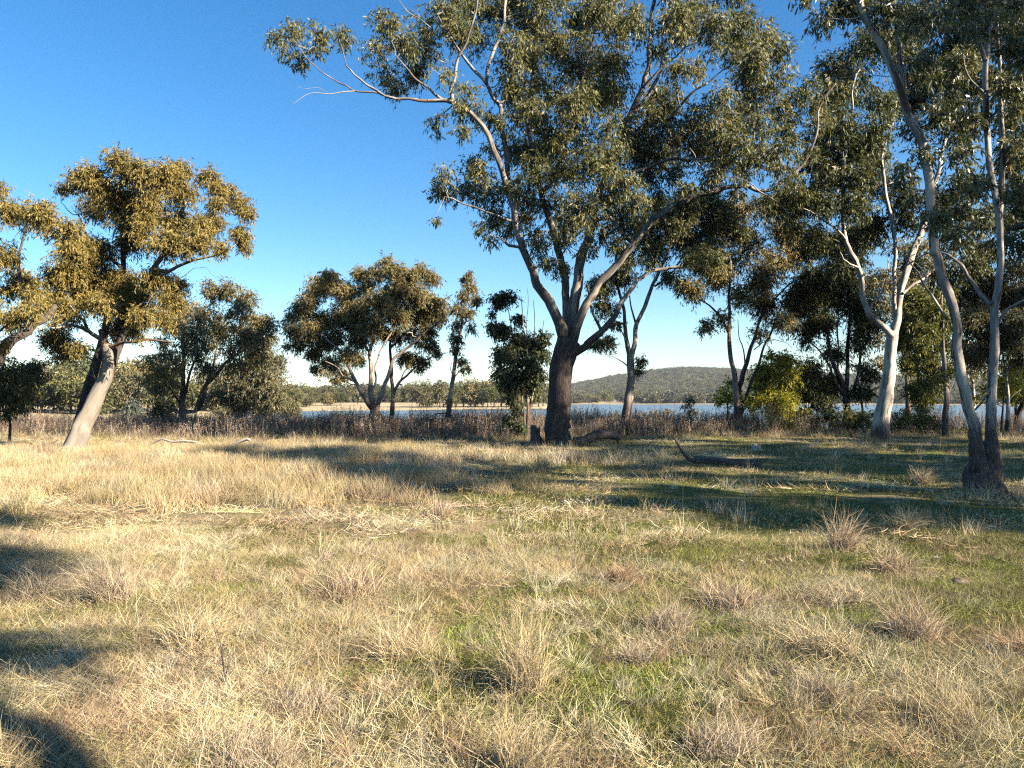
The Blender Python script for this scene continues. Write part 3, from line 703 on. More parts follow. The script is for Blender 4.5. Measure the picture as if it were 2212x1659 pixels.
TREES['leftb'] = tree('gum_tree', 'pale bushy grey-olive gum with two thin white stems standing at the far waterline', [
    ('trunk', c1([(1210, 1390), (1212, 1300), (1222, 1210), (1235, 1120)]), .16, .06, 0, 0),
    ('trunk', c1([(1216, 1390), (1228, 1270), (1248, 1190), (1270, 1100)]), .12, .05, 0, .3),
    ('limb', c1([(1212, 1310), (1160, 1220), (1120, 1180)]), .07, .03, 0, -.6),
], c1([(1280, 1030, 55), (1335, 1100, 45), (1230, 1100, 70), (1150, 1150, 72), (1300, 1170, 62), (1225, 1230, 85), (1130, 1260, 75), (1325, 1260, 62), (1050, 1290, 46), (1380, 1310, 45), (1180, 1320, 60), (1290, 1330, 55), (1090, 1340, 45), (1420, 1340, 40), (1310, 985, 30)]),
    58.0, LEAF_GREY, BARK_WHITE, size=(.26, .06), cov=2.28, T=2.6, sub=(13, .46), seed=53, minh=1.5, twig=.014)
TREES['leftdark'] = tree('small_tree', 'small dark bushy tree with thin black stem near the left edge', [
    ('trunk', c1([(45, 1475), (47, 1390), (48, 1300), (52, 1200)]), .045, .03, 0, 0),
    ('limb', c1([(48, 1330), (100, 1260), (150, 1200)]), .03, .012, 0, -.3),
    ('limb', c1([(48, 1310), (10, 1220), (-20, 1150)]), .03, .012, 0, .3),
], c1([(50, 1120, 75), (120, 1160, 70), (-20, 1160, 70), (60, 1220, 75), (140, 1240, 50), (0, 1270, 60), (80, 1300, 55), (20, 1340, 40), (120, 1310, 34), (150, 1110, 50)]),
    24.5, LEAF_DARK, BARK_DARK, size=(.13, .034), cov=2.0, T=.9, sub=(7, .42), seed=57, minh=.9, twig=.007, flare=.3)

# --- the many-stemmed gum in mid view, its neighbours
D_BLOBS = c2([(900, 170, 62), (970, 230, 75), (1060, 270, 75), (1150, 230, 55), (1210, 280, 50), (820, 240, 62), (720, 240, 52), (500, 270, 62), (450, 320, 75), (560, 330, 65), (640, 380, 75), (390, 400, 75), (330, 500, 85), (235, 540, 52), (260, 640, 62), (350, 640, 85), (470, 600, 95), (600, 560, 95), (720, 520, 95), (850, 450, 95), (960, 400, 95), (1080, 390, 85), (1100, 500, 80), (950, 540, 85), (560, 700, 85), (450, 740, 72), (620, 800, 72), (520, 860, 62), (600, 930, 50), (480, 930, 30), (720, 700, 75), (220, 735, 26), (800, 600, 80), (700, 610, 80), (880, 650, 55), (400, 800, 50), (700, 830, 45), (420, 900, 34), (560, 980, 30), (1000, 330, 70), (760, 330, 70), (640, 470, 80), (300, 730, 46)])
TREES['mid'] = tree('gum_tree', 'wide dome-crowned gum fanning into several pale stems from a rusty split base, mid left', [
    ('trunk', c2([(795, 1340), (805, 1270), (822, 1200), (828, 1150)]), .26, .22, 0, 0, BARK_RUST),
    ('limb', c2([(815, 1190), (760, 1110), (720, 1050), (690, 990), (640, 870), (590, 790), (520, 720), (450, 660)]), .14, .04, 0, -1.4),
    ('limb', c2([(815, 1180), (800, 1080), (800, 900), (792, 790), (830, 650), (880, 480), (900, 330)]), .14, .04, 0, .4),
    ('limb', c2([(830, 1180), (855, 1130), (890, 1030), (930, 920), (962, 830), (1050, 760), (1150, 670), (1300, 550)]), .13, .03, 0, -.6),
    ('limb', c2([(800, 1080), (830, 1000), (825, 900), (860, 790), (960, 620), (1000, 450)]), .06, .03, 0, .8),
    ('limb', c2([(690, 990), (600, 950), (560, 890), (480, 850)]), .06, .02, -.5, -1.5),
    ('limb', c2([(792, 790), (740, 700), (680, 600), (600, 480), (540, 380)]), .07, .03, .2, -.4),
    ('limb', c2([(770, 1120), (700, 1010), (560, 940), (430, 880), (340, 870)]), .014, .004, 0, -.5, BARK_DARK, 1),
], D_BLOBS, 39.0, LEAF_BROWN, BARK_MID, size=(.17, .040), cov=2.28, T=2.6, sub=(12, .45), seed=61, minh=2.4, flare=.35, twig=.010, squash=.75)
TREES['mide'] = tree('gum_tree', 'slender straight-trunked gum close behind the wide dome-crowned tree', [
    ('trunk', c2([(940, 1290), (943, 1190), (946, 1100), (942, 1000), (940, 900), (930, 750), (945, 640)]), .13, .06, 0, 0),
    ('limb', c2([(955, 1080), (1000, 990), (1100, 900), (1200, 830), (1330, 790)]), .08, .02, 0, -.5),
    ('limb', c2([(1000, 990), (1030, 920), (1080, 870), (1110, 830)]), .035, .012, -.2, -.4),
    ('limb', c2([(930, 760), (1000, 680), (1100, 600), (1180, 520)]), .05, .02, 0, .6),
], c2([(1180, 420, 72), (1280, 450, 60), (1200, 540, 72), (1000, 660, 72), (1100, 680, 75), (1050, 820, 60), (1150, 850, 50), (1200, 740, 52), (1255, 790, 32), (1130, 905, 24), (1270, 540, 50), (1190, 640, 55)]),
    41.0, LEAF_BROWN, BARK_MID, size=(.20, .046), cov=2.28, T=2.0, sub=(12, .45), seed=63, minh=2.5, twig=.010)
TREES['slim'] = tree('gum_tree', 'slim tall gum with narrow upright crown, left of the ivy-like coppiced sapling', [
    ('trunk', c2([(1332, 1295), (1338, 1200), (1350, 1100), (1372, 960), (1385, 850), (1400, 740), (1430, 600), (1450, 480), (1480, 330)]), .16, .02, 0, 0),
    ('limb', c2([(1375, 960), (1350, 900), (1358, 850)]), .03, .008, 0, -.2, DEADWOOD, 1),
    ('limb', c2([(1378, 960), (1420, 910), (1450, 880)]), .03, .01, 0, .2),
    ('limb', c2([(1338, 1230), (1290, 1260), (1250, 1300), (1180, 1320), (1100, 1330)]), .05, .012, -.1, -.8, BARK_DARK, 1),
    ('limb', c2([(1335, 1210), (1260, 1215), (1180, 1250), (1090, 1310)]), .03, .008, -.1, -.7, BARK_DARK, 1),
], c2([(1470, 290, 42), (1500, 350, 44), (1440, 400, 44), (1520, 430, 34), (1400, 480, 44), (1470, 520, 42), (1400, 600, 44), (1390, 690, 42), (1500, 620, 30), (1430, 850, 32), (1450, 900, 30), (1385, 770, 32), (1480, 250, 28)]),
    38.5, LEAF_BROWN, BARK_MID, size=(.17, .04), cov=2.28, T=.9, sub=(11, .46), seed=65, minh=2.6, twig=.008, flare=.25)
TREES['coppice'] = tree('gum_tree', 'bushy green coppiced gum sapling with many thin stems, left of the great trunk', [
    ('trunk', c2([(1885, 1400), (1888, 1320), (1890, 1220), (1885, 1080), (1880, 900), (1870, 700), (1850, 520), (1840, 400)]), .09, .012, 0, 0, BARK_MID),
    ('trunk', c2([(1875, 1380), (1865, 1280), (1850, 1150), (1830, 980), (1800, 780), (1770, 600), (1740, 430)]), .06, .012, 0, -.4),
    ('trunk', c2([(1892, 1370), (1900, 1280), (1905, 1150), (1915, 950), (1930, 750), (1935, 560), (1925, 420)]), .06, .01, 0, .4),
    ('limb', c2([(1895, 1200), (1930, 1050), (1960, 850), (1985, 680), (2000, 560)]), .045, .01, 0, .2),
    ('limb', c2([(1860, 1250), (1800, 1120), (1740, 980), (1690, 800), (1650, 640)]), .04, .01, 0, -.3),
    ('limb', c2([(1885, 700), (1880, 560), (1890, 430), (1880, 340)]), .02, .006, 0, .2),
], c2([(1680, 420, 50), (1750, 400, 50), (1640, 620, 42), (1700, 650, 60), (1800, 700, 70), (1900, 720, 70), (1700, 800, 60), (1800, 830, 80), (1900, 850, 80), (1980, 800, 50), (1700, 930, 62), (1820, 960, 80), (1950, 950, 62), (1720, 1020, 42), (1990, 680, 42), (1820, 560, 40), (1800, 1180, 46), (1765, 1250, 40), (1835, 1300, 40), (1790, 1080, 60), (1910, 1060, 55), (1640, 520, 30)]),
    31.5, LEAF_COPPICE, BARK_MID, size=(.12, .045), cov=2.64, T=1.0, sub=(12, .46), seed=67, minh=.8, twig=.007, flare=.2)

# --- behind and right of the great gum
TREES['behind'] = tree('gum_tree', 'slender forked gum directly behind the great tree, brown trunk right of it', [
    ('trunk', c6([(665, 1350), (672, 1260), (690, 1100), (712, 950), (705, 860), (702, 800)]), .24, .15, 0, 0, BARK_MID),
    ('trunk', c6([(702, 820), (680, 730), (668, 650), (660, 500), (620, 350), (600, 200), (610, 60)]), .12, .04, 0, .5),
    ('trunk', c6([(708, 830), (735, 720), (742, 600), (800, 480), (850, 350), (890, 260), (950, 120), (1000, 0)]), .13, .05, 0, -.4, BARK_WHITE),
    ('limb', c6([(742, 600), (720, 520), (700, 420), (690, 280)]), .05, .02, 0, .4),
    ('limb', c6([(870, 330), (930, 290), (1010, 215), (1060, 130), (1100, 40)]), .05, .02, -.3, -.8),
    ('limb', c6([(690, 890), (640, 850), (590, 820), (530, 800), (480, 750)]), .035, .01, 0, -.5),
    ('limb', c6([(670, 700), (630, 620), (590, 560), (540, 500)]), .04, .015, 0, .4),
    ('limb', c6([(730, 960), (800, 940), (860, 900), (865, 830)]), .010, .004, 0, -.2, DEADWOOD, 1),
], [(1450, 480, 45), (1500, 470, 45), (1400, 500, 40), (1480, 520, 36), (1550, 480, 36), (1350, 560, 36), (1420, 545, 34), (1300, 620, 30), (1310, 660, 24), (1500, 560, 30), (1480, 440, 40), (1540, 440, 36), (1310, 738, 18), (1288, 745, 12), (1385, 780, 10), (1378, 800, 10), (1330, 700, 14), (1340, 600, 24), (1440, 600, 16), (1540, 530, 24), (1590, 500, 26)],
    36.0, LEAF_GUM, BARK_MID, size=(.17, .04), cov=2.28, T=2.0, sub=(10, .45), seed=71, minh=3.0, twig=.010, flare=.3)
TREES['fork'] = tree('gum_tree', 'airy gum with dark slanting stems in front of the yellow wattle', [
    ('trunk', c6([(1452, 1370), (1448, 1290), (1440, 1180), (1425, 1000), (1400, 850), (1385, 650), (1390, 500), (1395, 300), (1400, 150)]), .20, .03, 0, 0, BARK_MID),
    ('trunk', c6([(1458, 1350), (1450, 1200), (1450, 1050), (1480, 950), (1515, 850), (1560, 700), (1600, 560), (1700, 420), (1800, 320), (1890, 270)]), .16, .025, 0, .5),
    ('limb', c6([(1465, 1230), (1510, 1080), (1545, 980), (1600, 850), (1680, 650), (1740, 500), (1800, 380), (1890, 290)]), .10, .02, 0, -.6),
    ('limb', c6([(1385, 650), (1340, 550), (1250, 460), (1150, 400), (1080, 340)]), .07, .02, 0, -.5),
    ('limb', c6([(1500, 880), (1490, 780), (1460, 690), (1450, 560)]), .04, .015, .1, .3),
    ('limb', c6([(1560, 770), (1620, 720), (1700, 700), (1780, 720), (1830, 760)]), .03, .008, .2, .1),
    ('limb', c6([(1600, 560), (1640, 400), (1660, 250), (1665, 140)]), .05, .02, .3, .8),
], [(1500, 630, 28), (1470, 620, 24), (1540, 600, 38), (1580, 560, 42), (1620, 520, 42), (1560, 500, 38), (1640, 600, 38), (1680, 560, 38), (1700, 500, 38), (1730, 560, 34), (1650, 660, 32), (1600, 640, 36), (1530, 700, 15), (1560, 690, 22), (1690, 700, 28), (1720, 640, 32), (1640, 720, 18), (1590, 460, 34), (1650, 460, 34), (1700, 440, 30), (1520, 715, 9)],
    38.0, LEAF_BROWN, BARK_DARK, size=(.17, .04), cov=1.92, T=2.0, sub=(10, .45), seed=73, minh=3.0, twig=.009, flare=.3)
TREES['fan'] = tree('gum_tree', 'dark gum fanning into many thin stems between yellow wattle and white gum', [
    ('trunk', c7([(478, 1120), (480, 1050), (470, 950), (450, 870), (400, 760), (370, 640), (350, 500)]), .20, .04, 0, 0),
    ('trunk', c7([(482, 1100), (478, 950), (485, 750), (492, 560), (500, 380), (505, 200)]), .13, .04, 0, .6),
    ('limb', c7([(470, 960), (400, 850), (340, 720), (270, 640), (190, 620)]), .09, .02, 0, -.7),
    ('limb', c7([(478, 1000), (520, 900), (560, 700), (575, 540)]), .08, .03, 0, .3),
    ('limb', c7([(572, 1100), (568, 980), (545, 830), (560, 650), (620, 520)]), .06, .02, .5, .7, BARK_MID),
    ('limb', c7([(440, 860), (430, 700), (420, 520), (430, 350)]), .06, .02, 0, -.5),
], [(1730, 660, 34), (1770, 640, 38), (1740, 720, 28), (1780, 700, 34), (1820, 640, 38), (1860, 660, 34), (1760, 600, 34), (1810, 590, 38), (1850, 580, 34), (1800, 760, 26), (1752, 790, 28), (1780, 830, 32), (1742, 850, 28), (1722, 890, 22), (1850, 740, 26), (1882, 700, 34), (1872, 800, 22), (1820, 530, 38), (1760, 530, 32), (1865, 510, 34), (1780, 880, 26), (1860, 850, 22)],
    38.5, LEAF_DARK, BARK_DARK, size=(.18, .043), cov=2.52, T=2.2, sub=(10, .45), seed=75, minh=1.5, twig=.010, flare=.3)

# --- wattles
TREES['wattle'] = tree('wattle_tree', 'bright yellow-green feathery wattle beside the lake', [
    ('trunk', [(1690, 930), (1688, 895), (1686, 860), (1684, 820), (1682, 785)], .10, .03, 0, 0),
    ('limb', [(1687, 880), (1710, 850), (1725, 830)], .05, .02, 0, .3),
    ('limb', [(1687, 885), (1660, 855), (1645, 820)], .05, .02, 0, -.3),
], [(1690, 790, 34), (1660, 822, 38), (1710, 815, 28), (1645, 800, 18), (1706, 838, 30), (1680, 866, 36), (1642, 872, 26), (1714, 866, 18), (1662, 772, 14), (1690, 772, 18), (1660, 848, 28), (1676, 900, 28), (1636, 838, 16), (1700, 890, 20)],
    38.0, LEAF_WATTLE, BARK_DARK, size=(.15, .05), cov=2.0, T=1.1, sub=(8, .40), seed=81, minh=.8, twig=.008, droop=.3)
TREES['wattle2'] = tree('wattle_tree', 'small yellow-green wattle half hidden by dark stems, left of the brighter one', [
    ('trunk', [(1572, 915), (1572, 880), (1570, 845)], .06, .02, 0, 0),
], [(1562, 850, 17), (1580, 832, 15), (1575, 866, 15), (1558, 868, 12), (1592, 850, 12), (1604, 866, 12)], 41.0, LEAF_WATTLE, BARK_DARK, size=(.16, .05), cov=1.8, T=.7, sub=(7, .42), seed=83, minh=.6, twig=.008, droop=.3)
TREES['wattle3'] = tree('wattle_tree', 'yellow-green wattle behind the twin gum near the right edge', [
    ('trunk', [(2165, 930), (2166, 890), (2168, 850)], .07, .02, 0, 0),
], [(2160, 820, 18), (2180, 800, 20), (2175, 840, 20), (2155, 850, 16), (2185, 865, 15), (2120, 840, 16), (2100, 860, 14), (2130, 865, 14), (2195, 830, 15)], 37.0, LEAF_WATTLE, BARK_DARK, size=(.16, .05), cov=1.5, T=.9, sub=(7, .42), seed=85, minh=.6, twig=.008, droop=.3)

# --- thinner gums at the right, behind the meadow
TREES['thin'] = tree('gum_tree', 'thin dark-trunked young gum standing between the white gum and the twin stems', [
    ('trunk', c7([(1075, 1205), (1076, 1080), (1075, 900), (1065, 700), (1060, 480), (1055, 330)]), .13, .04, 0, 0, BARK_MID),
    ('limb', c7([(1080, 960), (1050, 930), (1000, 890), (950, 860)]), .03, .01, 0, -.4, BARK_MID),
    ('limb', c7([(1085, 950), (1110, 910), (1125, 880)]), .03, .01, 0, .2, BARK_MID),
], c7([(960, 800, 60), (1010, 760, 55), (1040, 850, 50), (950, 880, 45), (1120, 800, 45), (1040, 640, 60), (980, 560, 60), (1080, 520, 60), (930, 640, 55), (1020, 440, 60), (900, 540, 50)]),
    31.5, LEAF_SHRUB, BARK_DARK, size=(.16, .042), cov=1.80, T=1.2, sub=(10, .45), seed=87, minh=2.0, twig=.008, flare=.3)
TREES['righta'] = tree('gum_tree', 'olive gum with pale forked stem by the lake at the far right edge', [
    ('trunk', [(2175, 935), (2176, 900), (2178, 860), (2172, 800), (2166, 740)], .10, .03, 0, 0, BARK_WHITE),
    ('limb', [(2177, 868), (2190, 852), (2204, 842)], .04, .015, 0, -.2, BARK_WHITE),
    ('limb', [(2173, 810), (2196, 760), (2212, 700)], .05, .02, 0, .4, BARK_WHITE),
], [(2090, 640, 34), (2100, 700, 34), (2080, 760, 28), (2110, 770, 30), (2185, 640, 34), (2195, 700, 34), (2180, 740, 28), (2150, 620, 34), (2125, 720, 28), (2205, 770, 26), (2110, 600, 34), (2190, 580, 36), (2120, 540, 30), (2230, 640, 36)],
    36.0, LEAF_GREY, BARK_DARK, size=(.18, .045), cov=2.40, T=1.6, sub=(10, .45), seed=89, minh=2.0, twig=.009)
TREES['rightb'] = tree('gum_tree', 'dark leaning waterside tree cut by the right edge behind the twin gum', [
    ('trunk', [(2196, 915), (2202, 890), (2218, 860), (2240, 820), (2255, 770)], .17, .06, 0, 0),
    ('limb', [(2197, 905), (2194, 870), (2192, 820)], .09, .03, 0, .2),
], [(2195, 830, 26), (2215, 810, 28), (2230, 770, 34), (2190, 790, 24), (2250, 730, 36), (2205, 855, 18)], 41.0, LEAF_DARK, BARK_DARK, size=(.2, .05), cov=2.64, T=1.2, sub=(10, .45), seed=91, minh=1.2, twig=.009)
TREES['rightc'] = tree('gum_tree', 'green-leaved lakeside gum with slim dark trunk just right of the white gum', [
    ('trunk', [(1992, 925), (1990, 870), (1985, 820), (1980, 760), (1976, 700)], .13, .05, 0, 0),
    ('limb', [(1984, 800), (1965, 770), (1950, 750)], .05, .02, 0, -.4),
    ('limb', [(1982, 780), (2005, 740), (2020, 710)], .05, .02, 0, .4),
], [(1970, 700, 34), (1985, 740, 34), (1955, 740, 24), (2010, 700, 30), (2000, 770, 26), (1965, 790, 22), (1990, 660, 34), (1960, 650, 30), (2015, 650, 30), (1975, 835, 22), (2010, 840, 24), (1995, 870, 18)],
    40.0, LEAF_SHRUB, BARK_DARK, size=(.19, .05), cov=2.64, T=1.6, sub=(10, .45), seed=93, minh=1.5, twig=.009)

TREES['backright'] = tree('gum_tree', 'pale olive gum across the inlet filling the gap between the twin stems', [
    ('trunk', [(2100, 905), (2102, 850), (2098, 790), (2090, 700)], .16, .05, 0, 0, BARK_WHITE),
    ('limb', [(2100, 820), (2120, 770), (2140, 720)], .07, .03, 0, .8),
    ('limb', [(2100, 840), (2075, 790), (2060, 740)], .07, .03, 0, -.6),
], [(2060, 700, 30), (2085, 660, 32), (2110, 700, 30), (2140, 690, 30), (2100, 620, 32), (2060, 640, 28), (2135, 640, 30), (2070, 750, 26), (2115, 755, 28), (2145, 740, 24), (2090, 800, 22), (2050, 790, 18), (2130, 800, 20)],
    50.0, LEAF_GREY, BARK_MID, size=(.27, .065), cov=1.6, T=2.2, sub=(8, .44), seed=97, minh=2.0, twig=.012)
TREES['backmid'] = tree('gum_tree', 'olive gum behind the white trunk, its crown closing the gap left of the twin stems', [
    ('trunk', [(1962, 905), (1960, 850), (1964, 780), (1966, 700), (1962, 620)], .18, .05, 0, 0),
    ('limb', [(1963, 800), (1985, 740), (2000, 690)], .07, .03, 0, .8),
    ('limb', [(1964, 760), (1940, 700), (1920, 650)], .07, .03, 0, -.6),
], [(1960, 600, 30), (1990, 620, 30), (1930, 620, 28), (2015, 580, 28), (1900, 600, 28), (1950, 540, 30), (1990, 540, 30), (1910, 660, 26), (2020, 650, 28), (1880, 620, 24), (1895, 740, 24), (1905, 790, 20)],
    47.0, LEAF_BROWN, BARK_MID, size=(.26, .06), cov=1.6, T=2.2, sub=(8, .44), seed=99, minh=2.0, twig=.012)

# --- a neighbour whose trunk stands just outside the right edge; its boughs reach in
TREES['reach'] = tree('gum_tree', 'gum mostly outside the right edge whose dark level boughs reach in behind the twin stems', [
    ('trunk', [(2420, 985), (2415, 900), (2400, 760), (2385, 600), (2360, 460), (2340, 300), (2330, 100), (2320, -80)], .34, .10, 0, 0),
    ('limb', [(2375, 530), (2300, 500), (2212, 488), (2140, 492), (2060, 488), (2020, 480)], .12, .03, 0, 1.2, BARK_DARK),
    ('limb', [(2385, 600), (2300, 560), (2220, 540), (2150, 520)], .08, .02, 0, .4, BARK_DARK),
    ('limb', [(2345, 330), (2260, 250), (2160, 190), (2060, 165), (1960, 125), (1940, 118)], .11, .02, 0, 1.6, BARK_DARK),
    ('limb', [(2330, 150), (2260, 60), (2200, -20)], .10, .03, 0, -.5, BARK_DARK),
], [(2060, 120, 44), (2120, 170, 46), (2180, 210, 46), (2010, 150, 36), (2100, 260, 40), (2190, 120, 46), (2130, 60, 50), (2060, 60, 46), (2200, 440, 40), (2130, 470, 34), (2060, 470, 34), (2190, 520, 36), (2180, 340, 40), (2240, 300, 50), (2300, 200, 60), (2280, 400, 60), (2400, 300, 70), (2420, 150, 80), (2330, 20, 80), (2440, 20, 80), (2250, -60, 70), (2380, -120, 90), (2460, 400, 60), (2500, 220, 80), (2150, -40, 60), (2560, 100, 90), (2580, 300, 80), (2300, 480, 60), (2380, 540, 60), (2480, 520, 70), (2300, 320, 60), (2360, 120, 70), (2250, 420, 50), (2560, -60, 90)],
    19.5, LEAF_DARK, BARK_BIG, size=(.18, .045), cov=1.7, T=2.6, sub=(7, .44), seed=95, minh=4.5, twig=.010)

# ------------------------------------------------------------------ trees outside the frame that shade the meadow
def copy_tree(src, loc, rz, sc, label, group=None):
    r = src.copy(); COL.objects.link(r)
    r.location = loc; r.rotation_euler = (0, 0, rz); r.scale = (sc, sc, sc)
    r['label'] = label
    if group: r['group'] = group
    for ch in src.children:
        c = ch.copy(); COL.objects.link(c); c.parent = r
        for g in ch.children:
            k = g.copy(); COL.objects.link(k); k.parent = c
    return r
for (x, y, key, rz, sc) in ((21.5, 3.2, 'white', 1.9, .92), (24.5, 8.6, 'big', .4, .72), (7.35, -2.45, 'white', 4.2, 1.1), (6.8, -8.3, 'white', 1.0, 1.0), (31, 7.5, 'big', 2.4, .9), (27, 16.5, 'white', .6, .95), (41, 15, 'big', 5.1, 1.0), (36, 28, 'white', 3.3, 1.1)):
    copy_tree(TREES[key], (x, y, float(ground(x, y))), rz, sc, 'tall gum standing outside the right of the view, only its shadow seen', 'gums beyond the right edge')

# ------------------------------------------------------------------ scattering (grass, weeds, far forest)
def source_collection(name):
    return bpy.data.collections.new(name)

def source_mesh(coll, name, v, f, nper, mat, attrs=None, smooth_shade=False):
    o = new_mesh(name, v, f, nper, mat, None, smooth_shade, attrs)
    COL.objects.unlink(o); coll.objects.link(o)
    return o

def scatter(name, pts, rot, scl, idx, col, coll, label, kind='stuff', cat=None):
    n = len(pts)
    me = bpy.data.meshes.new(name)
    me.vertices.add(n); me.vertices.foreach_set('co', np.asarray(pts, np.float32).ravel())
    for an, typ, arr, key in (('rot', 'FLOAT_VECTOR', rot, 'vector'), ('scl', 'FLOAT_VECTOR', scl, 'vector'), ('col', 'FLOAT_VECTOR', col, 'vector'), ('idx', 'INT', idx, 'value')):
        a = me.attributes.new(an, typ, 'POINT')
        a.data.foreach_set(key, np.asarray(arr, np.int32 if typ == 'INT' else np.float32).ravel())
    o = bpy.data.objects.new(name, me); COL.objects.link(o)
    ng = bpy.data.node_groups.new(name + '_scatter', 'GeometryNodeTree')
    ng.interface.new_socket('Geometry', in_out='INPUT', socket_type='NodeSocketGeometry')
    ng.interface.new_socket('Geometry', in_out='OUTPUT', socket_type='NodeSocketGeometry')
    N, L = ng.nodes, ng.links
    gi, go = N.new('NodeGroupInput'), N.new('NodeGroupOutput')
    ci = N.new('GeometryNodeCollectionInfo'); ci.inputs['Collection'].default_value = coll
    ci.inputs['Separate Children'].default_value = True; ci.inputs['Reset Children'].default_value = True
    ip = N.new('GeometryNodeInstanceOnPoints'); ip.inputs['Pick Instance'].default_value = True
    def named(a, t):
        q = N.new('GeometryNodeInputNamedAttribute'); q.data_type = t; q.inputs['Name'].default_value = a
        return q.outputs['Attribute']
    L.new(gi.outputs[0], ip.inputs['Points']); L.new(ci.outputs[0], ip.inputs['Instance'])
    L.new(named('idx', 'INT'), ip.inputs['Instance Index'])
    L.new(named('rot', 'FLOAT_VECTOR'), ip.inputs['Rotation']); L.new(named('scl', 'FLOAT_VECTOR'), ip.inputs['Scale'])
    L.new(ip.outputs[0], go.inputs[0])
    md = o.modifiers.new('scatter', 'NODES'); md.node_group = ng
    tag(o, label, cat, None, kind)
    return o

def blades(rg, n, spread, length, lean, width, curve, seg=3, flat=0.0, dirbias=None):
    """n grass blades as tapering ribbons -> verts, tri-free quads, rnd per face."""
    a = rg.uniform(0, 2 * math.pi, n); rr = spread * np.sqrt(rg.uniform(0, 1, n))
    base = np.stack([np.cos(a) * rr, np.sin(a) * rr, np.zeros(n) - .01], 1)
    L = length[0] + (length[1] - length[0]) * rg.uniform(0, 1, n) ** 1.3
    az = rg.uniform(0, 2 * math.pi, n) if dirbias is None else dirbias + rg.normal(size=n) * .9
    th = np.clip(rg.normal(lean[0], lean[1], n), 0, 1.52)
    cv = rg.normal(curve[0], curve[1], n)
    t = np.linspace(0, 1, seg + 1)
    pts = np.zeros((n, seg + 1, 3)); pts[:, 0] = base
    hd = np.stack([np.cos(az), np.sin(az), np.zeros(n)], 1)
    for k in range(seg):
        ang = np.clip(th + cv * (k + .5) / seg, 0, 1.75)
        step = (L / seg)[:, None] * (hd * np.sin(ang)[:, None] + np.array([0, 0, 1.0]) * np.cos(ang)[:, None])
        pts[:, k + 1] = pts[:, k] + step
    pts[:, 1:, :2] += rg.normal(size=(n, seg, 2)) * (L * .03)[:, None, None]
    pts[..., 2] = np.maximum(pts[..., 2], .004)
    fa = rg.uniform(0, 2 * math.pi, n)
    side = norm(np.cross(hd * .6 + np.stack([np.cos(fa), np.sin(fa), rg.uniform(-.5, .5, n)], 1), np.array([0, 0, 1.0]) + hd))
    w = (width[0] + (width[1] - width[0]) * rg.uniform(0, 1, n))[:, None] * (1 - .82 * t ** 1.6)[None, :] / 2
    v = np.stack([pts + side[:, None] * w[..., None], pts - side[:, None] * w[..., None]], 2)     # n, seg+1, 2, 3
    b = (np.arange(n) * (seg + 1) * 2)[:, None]; k = (np.arange(seg) * 2)[None, :]
    q = np.stack([b + k, b + k + 1, b + k + 3, b + k + 2], -1).reshape(-1, 4)
    return v.reshape(-1, 3), q, np.repeat(rg.uniform(0, 1, n), seg)

def grass_sources(name, count, seed, combed=False, **kw):
    coll = source_collection(name)
    rg = np.random.default_rng(seed)
    for k in range(count):
        n, w = kw['n'], kw['w']
        rest = {a: b for a, b in kw.items() if a not in ('n', 'w')}
        if combed:      # several swirls of blades that lie the same way
            sub = max(1, n // combed)
            parts, off = [], 0
            for j in range(combed):
                rr = dict(rest); rr['spread'] = rest['spread'] * .5
                v, q, r = blades(rg, sub, width=w, dirbias=rg.uniform(0, 6.28), **rr)
                a = rg.uniform(0, 6.28); rad = rest['spread'] * .75 * math.sqrt(rg.uniform(0, 1))
                v = v + np.array([math.cos(a) * rad, math.sin(a) * rad, 0])
                parts.append((v, q + off, np.clip(r * .7 + rg.uniform(0, .3), 0, 1))); off += len(v)
            v = np.vstack([p[0] for p in parts]); q = np.vstack([p[1] for p in parts]); r = np.concatenate([p[2] for p in parts])
        else:
            v, q, r = blades(rg, n, width=w, **rest)
        source_mesh(coll, '%s_%02d' % (name, k), v, q, 4, GRASS, {'rnd': ('FLOAT', 'FACE', r)})
    return coll

def in_view(rg, n, d0, d1, half=.74, power=1.0):
    """Random meadow points ahead of the camera, uniform per area between two distances."""
    d = np.sqrt(rg.uniform(d0 ** 2, d1 ** 2, n))
    x = rg.uniform(-1, 1, n) * half * d
    return x, d

def put_grass(name, label, coll, nvar, x, y, scale, colr, seed, tilt=.03, zscale=None):
    rg = np.random.default_rng(seed)
    n = len(x)
    pts = np.stack([x, y, ground(x, y)], 1)
    h = .15
    nx = -(ground(x + h, y) - ground(x - h, y)) / (2 * h); ny = -(ground(x, y + h) - ground(x, y - h)) / (2 * h)
    th = rg.uniform(0, 6.28, n)
    px = np.cos(th) * nx + np.sin(th) * ny; py = -np.sin(th) * nx + np.cos(th) * ny
    rot = np.stack([-py + rg.normal(size=n) * tilt, px + rg.normal(size=n) * tilt, th], 1)
    s = np.repeat(np.asarray(scale)[:, None], 3, 1)
    if zscale is not None: s[:, 2] *= zscale
    return scatter(name, pts, rot, s, rg.integers(0, nvar, n), colr, coll, label)

STRAW = np.array([.56, .42, .21]); PALE = np.array([.64, .53, .33]); PINK = np.array([.42, .29, .18]); BROWN = np.array([.27, .19, .11]); GREEN = np.array([.23, .225, .07]); LIME = np.array([.27, .30, .06])
def tint(rg, n, cols, wts, jitter=.18):
    k = rg.choice(len(cols), n, p=np.array(wts) / sum(wts))
    c = np.array(cols)[k] * (1 + rg.normal(size=(n, 1)) * jitter) * (1 + rg.normal(size=(n, 3)) * .04)
    return np.clip(c, .01, .9)

